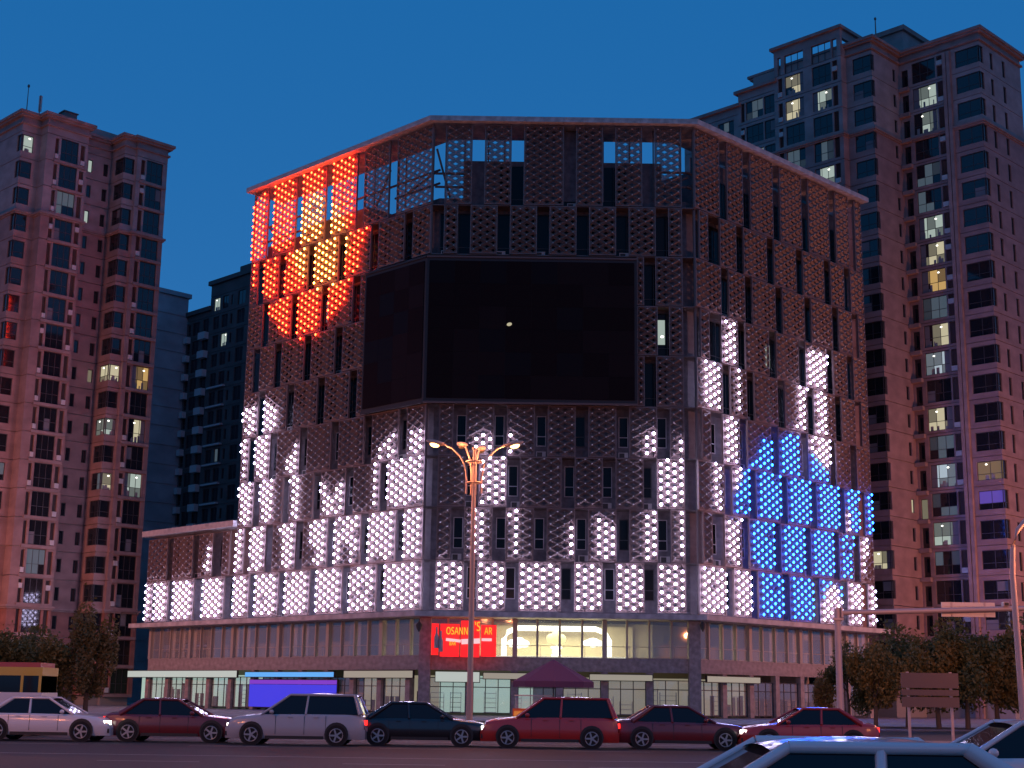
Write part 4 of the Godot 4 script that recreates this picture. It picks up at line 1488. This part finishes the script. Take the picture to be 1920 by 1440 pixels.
func street_things() -> void:
	var lp := at_depth(881, 1300, 58.0)
	crown_lamp(lp.x, -58.0, "crown street lamp with two glowing heads standing before the red banner", 45.0)
	crown_lamp(lp.x - 32.0, -58.0, "crown street lamp on the median beside the yellow minibus lane", 60.0)
	crown_lamp(lp.x + 34.0, -58.0, "crown street lamp on the median beyond the overhead sign gantry", 60.0)
	high_mast(xz(44.0, 133.0), 15.0, "four-globe mast lamp on the side street of the pink tower", 780.0)
	high_mast(xz(133.0, 42.0), 15.0, "four-globe mast lamp on the side street of the mauve tower", 880.0)
	crown_lamp(-25.0, -30.0, "crown street lamp on the near kerb opposite the pink tower", 95.0)
	crown_lamp(34.0, -30.0, "crown street lamp on the near kerb opposite the mauve tower", 95.0)
	crown_lamp(-31.0, 2.0, "crown street lamp on the near kerb further back, opposite the pink tower", 85.0)
	crown_lamp(37.0, 2.0, "crown street lamp on the near kerb further back, opposite the mauve tower", 85.0)
	# curved single-arm lamp at the edge
	var cp := at_depth(1910, 1180, 60.0)
	var t := thing("curved_lamp", "single-arm street lamp with curved pink-lit pole behind the hedge trees", "street lamp", Vector3(cp.x, 0, -60.0))
	var b := MB.new()
	b.tube([Vector3(0, 0, 0), Vector3(-0.12, 6.8, 0), Vector3(-0.06, 7.9, 0), Vector3(0.2, 8.7, 0), Vector3(0.7, 9.3, 0), Vector3(1.5, 9.7, 0), Vector3(2.4, 9.9, 0)], [0.15, 0.11, 0.105, 0.1, 0.09, 0.08, 0.07], 10)
	put(t, "curved_pole", b.mesh(), M.gantry_paint)
	lamp_head(t, Vector3(2.3, 9.9, 0), Vector3(1, 0.12, 0).normalized(), true, 110.0)
	# overhead sign gantry
	var g0 := at_depth(1573, 1240, 79.0)
	var top := at_depth(1573, 1149, 79.0).y
	t = thing("sign_gantry", "steel overhead road gantry seen from behind its sign boards", "gantry", Vector3(g0.x, 0, -79.0))
	b = MB.new()
	b.tube([Vector3(0, 0, 0), Vector3(0, top + 0.25, 0)], [0.19, 0.17], 12)
	put(t, "post", b.mesh(), M.gantry_paint)
	put(t, "post_flange", boxm(0.55, 0.12, 0.55), M.gantry_paint, Transform3D(Basis(), Vector3(0.0, top - 0.35, 0)))
	put(t, "post_flange", boxm(0.5, 0.5, 0.1), M.gantry_paint, Transform3D(Basis(Vector3.UP, PI / 2), Vector3(0.22, top, 0)))
	b = MB.new()
	b.tube([Vector3(0.15, top, 0), Vector3(20.0, top + 0.75, 0)], [0.15, 0.13], 10)
	put(t, "cross_beam", b.mesh(), M.gantry_paint)
	b = MB.new()
	b.tube([Vector3(20.0, 0, 0), Vector3(20.0, top + 0.95, 0)], [0.19, 0.17], 12)
	put(t, "post", b.mesh(), M.gantry_paint)
	var sb := thing("sign_board", "pale back of a road sign board fixed across the gantry beam", "sign", Vector3(g0.x + 7.15, top + 0.28, -79.22))
	put(sb, "board", boxm(2.9, 0.78, 0.06), M.board_back)
	for y in [-0.2, 0.2]:
		put(sb, "stiffener", boxm(2.8, 0.06, 0.05), M.board_back, Transform3D(Basis(), Vector3(0, y, 0.056)))
	for x in [-0.9, 0.9]:
		put(sb, "bracket", boxm(0.08, 0.75, 0.06), M.gantry_paint, Transform3D(Basis(), Vector3(x, 0, 0.062)))
	var cam := thing("traffic_camera", "small box camera clamped on the gantry beam beside the sign board", "camera", Vector3(g0.x + 9.1, top + 0.58, -79.0))
	put(cam, "camera_box", boxm(0.3, 0.26, 0.4), M.gantry_paint)
	put(cam, "lens_hood", boxm(0.2, 0.16, 0.1), M.car_trim, Transform3D(Basis(), Vector3(0, 0, 0.25)))
	# notice board among the trees
	var nb := thing("notice_board", "dull brown three-strip notice board on two posts before the hedge trees", "sign", at_depth(1745, 1318, 62.0))
	nb.position.y = 0
	for i in 3:
		put(nb, "board_strip", boxm(2.4, [0.62, 0.24, 0.42][i], 0.06), M.board_dull, Transform3D(Basis(), Vector3(0, [2.55, 2.05, 1.66][i], 0)))
	for x in [-0.9, 0.9]:
		put(nb, "post", boxm(0.1, 2.9, 0.1), M.gantry_paint, Transform3D(Basis(), Vector3(x, 1.45, -0.09)))
	# snack cart with parasol
	var pk := at_depth(1038, 1236, 64.0)
	var pa := thing("parasol", "purple pyramid parasol over the snack cart before the bright shop", "parasol", Vector3(pk.x, 0, -64.0))
	b = MB.new()
	var hh := pk.y
	for i in 8:
		var a0 := TAU * i / 8
		var a1 := TAU * (i + 1) / 8
		var e0 := Vector3(cos(a0) * 1.75, hh - 0.95, sin(a0) * 1.75)
		var e1 := Vector3(cos(a1) * 1.75, hh - 0.95, sin(a1) * 1.75)
		b.facet(Vector3(0, hh, 0), e0, e1, Vector3.UP)
		b.facet(e0, e1, e1 + Vector3(0, -0.25, 0), (e0 + e1) * Vector3(1, 0, 1))
		b.facet(e0, e1 + Vector3(0, -0.25, 0), e0 + Vector3(0, -0.25, 0), (e0 + e1) * Vector3(1, 0, 1))
	put(pa, "canopy", b.mesh(), M.canvas)
	b = MB.new()
	b.tube([Vector3(0, 0, 0), Vector3(0, hh, 0)], [0.035, 0.03], 6)
	put(pa, "parasol_pole", b.mesh(), M.steel)
	put(pa, "parasol_base", boxm(0.6, 0.12, 0.6), M.car_trim, Transform3D(Basis(), Vector3(0, 0.06, 0)))
	var ct := thing("snack_cart", "orange snack cart with glazed top under the purple parasol", "cart", Vector3(pk.x - 0.9, 0, -63.2))
	put(ct, "cart_body", boxm(1.7, 0.75, 0.8), M.cart_orange, Transform3D(Basis(), Vector3(0, 0.78, 0)))
	put(ct, "cart_sign", boxm(1.6, 0.3, 0.03), M.orange_sign, Transform3D(Basis(), Vector3(0, 0.9, 0.42)))
	put(ct, "glass_case", boxm(1.5, 0.5, 0.6), M.clear_glass, Transform3D(Basis(), Vector3(0, 1.42, 0)))
	put(ct, "case_top", boxm(1.6, 0.05, 0.7), M.unit_white, Transform3D(Basis(), Vector3(0, 1.7, 0)))
	for x in [-0.6, 0.6]:
		b = MB.new()
		b.tube([Vector3(x, 0.25, 0.36), Vector3(x, 0.25, 0.46)], [0.25, 0.25], 12)
		put(ct, "wheel", b.mesh(), M.tyre)

# ------------------------------------------------------------------ trees
func crown_mesh(sd: int, r: Vector3, count: int, leaf: float) -> Mesh:
	var g := RandomNumberGenerator.new()
	g.seed = sd
	var b := MB.new()
	var lobes := []
	for i in 13:
		var d := Vector3(g.randf_range(-1, 1), g.randf_range(-0.75, 1), g.randf_range(-1, 1))
		d = d.normalized() * g.randf_range(0.35, 0.85)
		lobes.append([d * r, g.randf_range(0.26, 0.5)])
	for i in count:
		var l: Array = lobes[g.randi() % lobes.size()]
		var d := Vector3(g.randfn(), g.randfn(), g.randfn()).normalized() * pow(g.randf(), 0.4)
		var p: Vector3 = l[0] + d * r * l[1]
		if g.randf() < 0.06:
			p += Vector3(0, g.randf_range(0, 0.35) * r.y, 0)
		var x := Vector3(g.randfn(), g.randfn(), g.randfn()).normalized()
		var y := x.cross(Vector3(g.randfn(), g.randfn(), g.randfn())).normalized()
		var s := leaf * g.randf_range(0.6, 1.3)
		var nn := x.cross(y)
		b.tri(p - x * s * 0.4, p + x * s * 0.4, p + y * s, nn)
		b.tri(p - x * s * 0.4, p + x * s * 0.4, p - y * s * 0.7, nn)
	return b.mesh()

func tree(kind: int, p: Vector3, s: Vector3, nm: String, label: String, group: String) -> void:
	var t := thing(nm, label, "tree", p, rng.randf_range(0, TAU), group)
	t.scale = s
	if not shared.has("trunk"):
		var b := MB.new()
		b.tube([Vector3(0, 0, 0), Vector3(0.05, 1.2, 0.03), Vector3(-0.03, 2.4, 0), Vector3(0.02, 4.2, 0)], [0.16, 0.12, 0.09, 0.03], 8)
		for i in 6:
			var a := TAU * i / 6.0
			var h := 1.3 + 0.35 * i
			b.tube([Vector3(0, h, 0), Vector3(cos(a) * 0.6, h + 0.6, sin(a) * 0.6), Vector3(cos(a) * 1.0, h + 1.5, sin(a) * 1.0)], [0.06, 0.04, 0.015], 6)
		shared["trunk"] = b.mesh()
		shared["crown0"] = crown_mesh(21, Vector3(2.0, 2.6, 2.0), 6500, 0.15)
		shared["crown1"] = crown_mesh(22, Vector3(1.5, 3.0, 1.5), 5600, 0.15)
		shared["crown2"] = crown_mesh(23, Vector3(2.4, 2.5, 2.2), 7200, 0.16)
	put(t, "trunk", shared["trunk"], M.bark)
	put(t, "crown", shared["crown%d" % kind], M[["leaf_a", "leaf_c", "leaf_b"][kind]], Transform3D(Basis(), Vector3(0, 2.9, 0)))

func trees() -> void:
	var nth := ["nearest", "second", "third", "fourth", "fifth", "sixth"]
	var i := 0
	for k in [[162, 1, 1.1, 1.12], [85, 0, 0.95, 0.86], [52, 2, 1.0, 0.92], [20, 0, 1.05, 0.92], [-30, 2, 1.1, 1.0]]:
		var p := at_depth(k[0], 1300, 88.0 + (k[0] % 7))
		var lab: String = "taller pointed street tree at the foot of the pink tower" if i == 0 else "bushy olive street tree, %s along from the taller pointed tree" % nth[i - 1]
		tree(k[1], Vector3(p.x, 0.13, p.z), Vector3(k[2], k[3], k[2]), "street_tree", lab, "street trees by the pink tower")
		i += 1
	i = 0
	for k in [[1545, 1, 0.45, 0.55], [1590, 2, 0.72, 0.85], [1640, 0, 0.85, 0.95], [1700, 2, 1.0, 1.06], [1758, 0, 1.02, 1.08], [1812, 2, 1.05, 1.12], [1868, 0, 1.05, 1.1], [1925, 2, 1.1, 1.14]]:
		var p := at_depth(k[0], 1300, 84.0 + (k[0] % 9) * 0.7)
		var lab: String = "thin young tree standing before the shop windows" if i == 0 else ("small shrub-like tree at the gantry post" if i == 1 else "dense bushy tree behind the gantry beam, %s from the post" % nth[i - 2])
		tree(k[1], Vector3(p.x, 0.13, p.z), Vector3(k[2], k[3], k[2]), "hedge_tree", lab, "trees in a row behind the gantry")
		i += 1

# ------------------------------------------------------------------ cars
func car_body(L: float, W: float, hood: float, deck: float, belt: float) -> Mesh:
	# lofted lower body: stations along the length, a rounded section each
	var b := MB.new()
	var st := []
	var xs := [-0.5, -0.487, -0.45, -0.38, -0.28, -0.1, 0.08, 0.22, 0.30, 0.40, 0.46, 0.49, 0.5]
	var tops := [0.52, deck - 0.08, deck, deck + 0.02, belt, belt, belt - 0.01, belt - 0.02, hood + 0.03, hood - 0.02, hood - 0.09, 0.56, 0.44]
	var wid := [0.80, 0.90, 0.96, 0.99, 1.0, 1.0, 1.0, 1.0, 0.99, 0.96, 0.90, 0.82, 0.72]
	for i in xs.size():
		var t: float = tops[i]
		var w: float = W / 2 * wid[i]
		var ring := [Vector2(w * 0.90, 0.2), Vector2(w * 0.98, 0.34), Vector2(w, 0.52), Vector2(w * 0.985, maxf(0.54, t - 0.12)), Vector2(w * 0.93, t - 0.03), Vector2(w * 0.8, t), Vector2(w * 0.4, t + 0.02), Vector2(0, t + 0.025)]
		var full := []
		for r in ring:
			full.append(Vector3(xs[i] * L, r.y, r.x))
		for k in range(ring.size() - 2, -1, -1):
			full.append(Vector3(xs[i] * L, ring[k].y, -ring[k].x))
		st.append(full)
	var m: int = st[0].size()
	var nr := []
	for i in st.size():
		var row := []
		for k in m:
			var a: Vector3 = st[min(i + 1, st.size() - 1)][k] - st[max(i - 1, 0)][k]
			var c: Vector3 = st[i][min(k + 1, m - 1)] - st[i][max(k - 1, 0)]
			var nn := a.cross(c).normalized()
			var outw := Vector3(0, st[i][k].y - 0.45, st[i][k].z)
			row.append(nn if nn.dot(outw) > 0 else -nn)
		nr.append(row)
	for i in st.size() - 1:
		for k in m - 1:
			b.tri3(st[i][k], st[i][k + 1], st[i + 1][k + 1], nr[i][k], nr[i][k + 1], nr[i + 1][k + 1])
			b.tri3(st[i][k], st[i + 1][k + 1], st[i + 1][k], nr[i][k], nr[i + 1][k + 1], nr[i + 1][k])
	for e in [0, st.size() - 1]:
		for k in range(1, m - 1):
			b.tri(st[e][0], st[e][k], st[e][k + 1], Vector3.LEFT if e == 0 else Vector3.RIGHT)
	for i in st.size() - 1:
		b.quad(st[i][0], st[i + 1][0], st[i + 1][m - 1], st[i][m - 1], Vector3.DOWN)
	return b.mesh()

func car(paint: String, p: Vector3, turn: float, label: String, suv := false, tail := true, nm := "car", group := "") -> void:
	var t := thing(nm, label, "car", p, turn, group)
	var k := "suv" if suv else "sedan"
	var L := 4.6
	var W := 1.82
	var roof := 1.66 if suv else 1.44
	var belt := 1.02 if suv else 0.92
	if not shared.has(k):
		shared[k] = car_body(L, W, 0.92 if suv else 0.82, 1.0 if suv else 0.93, belt)
	put(t, "body", shared[k], M["paint_" + paint])
	# greenhouse: glass, roof, pillars
	var rb := -2.2 if suv else -1.75
	var rt := -1.95 if suv else -1.0
	var ft := 0.2
	var fb := 1.1
	var wb := W / 2 * 0.92
	var wt := W / 2 * 0.70
	if not shared.has(k + "glass"):
		var b := MB.new()
		var lo := [Vector3(rb, belt - 0.02, wb), Vector3(fb, belt - 0.05, wb)]
		var hi := [Vector3(rt, roof - 0.05, wt), Vector3(ft, roof - 0.05, wt)]
		var mir := Vector3(1, 1, -1)
		b.facet(lo[0], lo[1], hi[1], Vector3.BACK)
		b.facet(lo[0], hi[1], hi[0], Vector3.BACK)
		b.facet(lo[0] * mir, lo[1] * mir, hi[1] * mir, Vector3.FORWARD)
		b.facet(lo[0] * mir, hi[1] * mir, hi[0] * mir, Vector3.FORWARD)
		b.facet(lo[1], lo[1] * mir, hi[1] * mir, Vector3.RIGHT)
		b.facet(lo[1], hi[1] * mir, hi[1], Vector3.RIGHT)
		b.facet(lo[0], lo[0] * mir, hi[0] * mir, Vector3.LEFT)
		b.facet(lo[0], hi[0] * mir, hi[0], Vector3.LEFT)
		shared[k + "glass"] = b.mesh()
		for s in [1.0, -1.0]:
			var pm := MB.new()
			var e := Vector3(0, 0, 0.008 * s)
			var z := Vector3(1, 1, s)
			pm.tube([lo[1] * z + e, hi[1] * z + e], [0.045, 0.04], 6)
			pm.tube([lo[0] * z + e + Vector3(0.05, 0, 0), hi[0] * z + e + Vector3(0.03, 0, 0)], [0.1, 0.06], 6)
			var xm := -0.35
			pm.tube([Vector3(xm, belt - 0.03, wb * s) + e, Vector3(xm - 0.05, roof - 0.06, wt * s) + e], [0.045, 0.04], 6)
			pm.tube([hi[0] * z + e, hi[1] * z + e], [0.045, 0.045], 6)
			shared[k + "pillar%d" % int(s)] = pm.mesh()
		var rm := MB.new()
		var n := 8
		for i in n:
			for j in 6:
				var q := []
				var qn := []
				for c in [[i, j], [i + 1, j], [i + 1, j + 1], [i, j + 1]]:
					var u: float = c[0] / float(n)
					var w: float = c[1] / 3.0 - 1.0
					q.append(Vector3(lerpf(rt - 0.08, ft + 0.1, u), roof - 0.05 + 0.06 * (1 - pow(2 * u - 1, 2)) * 1.0 - 0.045 * w * w, w * (wt + 0.03)))
					qn.append(Vector3(0.16 * (2 * u - 1), 1, 0.14 * w).normalized())
				rm.tri3(q[0], q[1], q[2], qn[0], qn[1], qn[2])
				rm.tri3(q[0], q[2], q[3], qn[0], qn[2], qn[3])
		shared[k + "roof"] = rm.mesh()
		var wm := MB.new()
		wm.tube([Vector3(0, 0, -0.11), Vector3(0, 0, 0.11)], [0.33, 0.33], 18)
		shared["tyre"] = wm.mesh()
		wm = MB.new()
		for q in [-1.0, 1.0]:
			for i in 5:
				var a := TAU * i / 5.0
				wm.box(Vector3(cos(a) * 0.12, sin(a) * 0.12, q * 0.116), Vector3(0.2, 0.055, 0.02), Basis(Vector3.BACK, a))
			wm.tube([Vector3(0, 0, q * 0.108), Vector3(0, 0, q * 0.13)], [0.06, 0.05], 10)
			var ring := []
			var rad := []
			for i in 19:
				ring.append(Vector3(cos(TAU * i / 18) * 0.215, sin(TAU * i / 18) * 0.215, q * 0.113))
				rad.append(0.018)
			wm.tube(ring, rad, 5, false)
		shared["rim"] = wm.mesh()
		wm = MB.new()
		wm.tube([Vector3(0, 0, -0.02), Vector3(0, 0, 0.02)], [0.39, 0.39], 20)
		shared["arch"] = wm.mesh()
		wm = MB.new()
		wm.ball(Vector3.ZERO, Vector3(0.08, 0.07, 0.1), 8, 5)
		shared["mirror"] = wm.mesh()
	put(t, "glass", shared[k + "glass"], M.car_glass)
	for s in [1, -1]:
		put(t, "side_pillars", shared[k + "pillar%d" % s], M["paint_" + paint])
	put(t, "roof", shared[k + "roof"], M["paint_" + paint])
	for x in [-1.38, 1.4]:
		for s in [1.0, -1.0]:
			put(t, "wheel_arch", shared["arch"], M.car_trim, Transform3D(Basis(), Vector3(x, 0.36, s * (W / 2 - 0.012))))
			var w := put(t, "wheel", shared["tyre"], M.tyre, Transform3D(Basis(), Vector3(x, 0.33, s * (W / 2 - 0.08))))
			put(w, "rim", shared["rim"], M.rim)
	for s in [1.0, -1.0]:
		put(t, "mirror", shared["mirror"], M["paint_" + paint], Transform3D(Basis(), Vector3(0.75, belt + 0.04, s * (W / 2 + 0.06))))
		put(t, "tail_light", boxm(0.06, 0.16, 0.36), M.tail_light if tail else M.paint_maroon, Transform3D(Basis(Vector3.UP, s * 0.35), Vector3(-L / 2 + 0.04, 0.74, s * (W / 2 - 0.28))))
		put(t, "headlight", boxm(0.08, 0.13, 0.34), M.head_light, Transform3D(Basis(Vector3.UP, -s * 0.45), Vector3(L / 2 - 0.13, 0.62, s * (W / 2 - 0.28))))
		for x in [-0.7, 0.15]:
			put(t, "door_handle", boxm(0.16, 0.03, 0.03), M["paint_" + paint], Transform3D(Basis(), Vector3(x, belt - 0.12, s * (W / 2 + 0.005))))
		for x in [-1.02, -0.32, 0.62]:
			put(t, "door_seam", boxm(0.012, belt - 0.42, 0.012), M.car_trim, Transform3D(Basis(), Vector3(x, belt / 2 + 0.14, s * (W / 2 - 0.004))))
		put(t, "sill_trim", boxm(1.9, 0.1, 0.03), M.car_trim, Transform3D(Basis(), Vector3(0.0, 0.25, s * (W / 2 - 0.05))))
	put(t, "bumper_trim", boxm(0.06, 0.14, 1.5), M.car_trim, Transform3D(Basis(), Vector3(L / 2 - 0.05, 0.36, 0)))
	put(t, "number_plate", boxm(0.02, 0.14, 0.44), M.roof_white, Transform3D(Basis(), Vector3(-L / 2 - 0.012, 0.52, 0)))

func cars() -> void:
	var row := [
		[90, "white", false, 0.0, "white sedan stopped in the lane beside the yellow minibus"],
		[330, "maroon", false, 0.0, "maroon sedan between the white sedan and the silver utility car"],
		[560, "silver", true, PI, "silver sport utility car standing before the blue video wall"],
		[790, "black", false, 0.0, "black sedan stopped just before the lamp post"],
		[1030, "red", true, PI, "bright red sport utility car before the snack cart"],
		[1275, "maroon", false, 0.0, "maroon sedan waiting between the two bright red cars"],
		[1510, "red", false, PI, "bright red sedan stopped beside the gantry post"],
	]
	for i in row.size():
		var k: Array = row[i]
		var p := at_depth(k[0], 1340, 50.0 + [0.0, 0.6, -0.5, 0.3, 0.0, 0.5, -0.3][i])
		car(k[1], Vector3(p.x, 0.005, p.z), k[3], k[4], k[2], true, "car", "cars standing in the lane by the median")
	# nearer cars, lower right
	var p := at_depth(1915, 1400, 23.0)
	car("white", Vector3(p.x, 0.005, -23.0), PI, "white sedan with dark windows driving past below the hedge trees", false, true, "car")
	p = at_depth(1500, 1420, 10.4)
	car("white", Vector3(p.x, 0.005, -10.4), PI, "white sedan close by, only its roof showing", false, true, "car")
	# minibus
	var bp := at_depth(-40, 1330, 54.0)
	var t := thing("minibus", "yellow and white minibus with red roof band in front of the street trees", "bus", Vector3(bp.x, 0.005, -54.6))
	var b := MB.new()
	b.span(-2.7, 2.5, 0.35, 1.25, -0.95, 0.95)
	put(t, "lower_body", b.mesh(), M.paint_white)
	b = MB.new()
	b.span(-2.7, 2.35, 1.25, 1.55, -0.951, 0.951)
	put(t, "white_band", b.mesh(), M.paint_white)
	b = MB.new()
	b.span(-2.7, 2.3, 1.55, 2.15, -0.93, 0.93)
	put(t, "window_band", b.mesh(), M.car_glass)
	for x in [-2.6, -1.6, -0.5, 0.6, 1.6, 2.25]:
		b = MB.new()
		b.span(x - 0.05, x + 0.05, 1.55, 2.15, -0.945, 0.945)
		put(t, "pillar", b.mesh(), M.paint_yellow)
	b = MB.new()
	b.span(-2.72, 2.32, 2.15, 2.45, -0.95, 0.95)
	put(t, "yellow_band", b.mesh(), M.paint_yellow)
	b = MB.new()
	b.span(-2.6, 2.2, 2.45, 2.62, -0.85, 0.85)
	put(t, "roof", b.mesh(), M.paint_red)
	for x in [-1.8, 1.6]:
		for s in [1.0, -1.0]:
			var w := put(t, "wheel", shared["tyre"], M.tyre, Transform3D(Basis(), Vector3(x, 0.33, s * 0.86)))
			put(w, "rim", shared["rim"], M.rim)
	for s in [1.0, -1.0]:
		put(t, "tail_light", boxm(0.05, 0.3, 0.14), M.tail_light, Transform3D(Basis(), Vector3(-2.72, 0.85, s * 0.8)))
		put(t, "headlight", boxm(0.05, 0.18, 0.26), M.rim, Transform3D(Basis(), Vector3(2.51, 0.7, s * 0.7)))
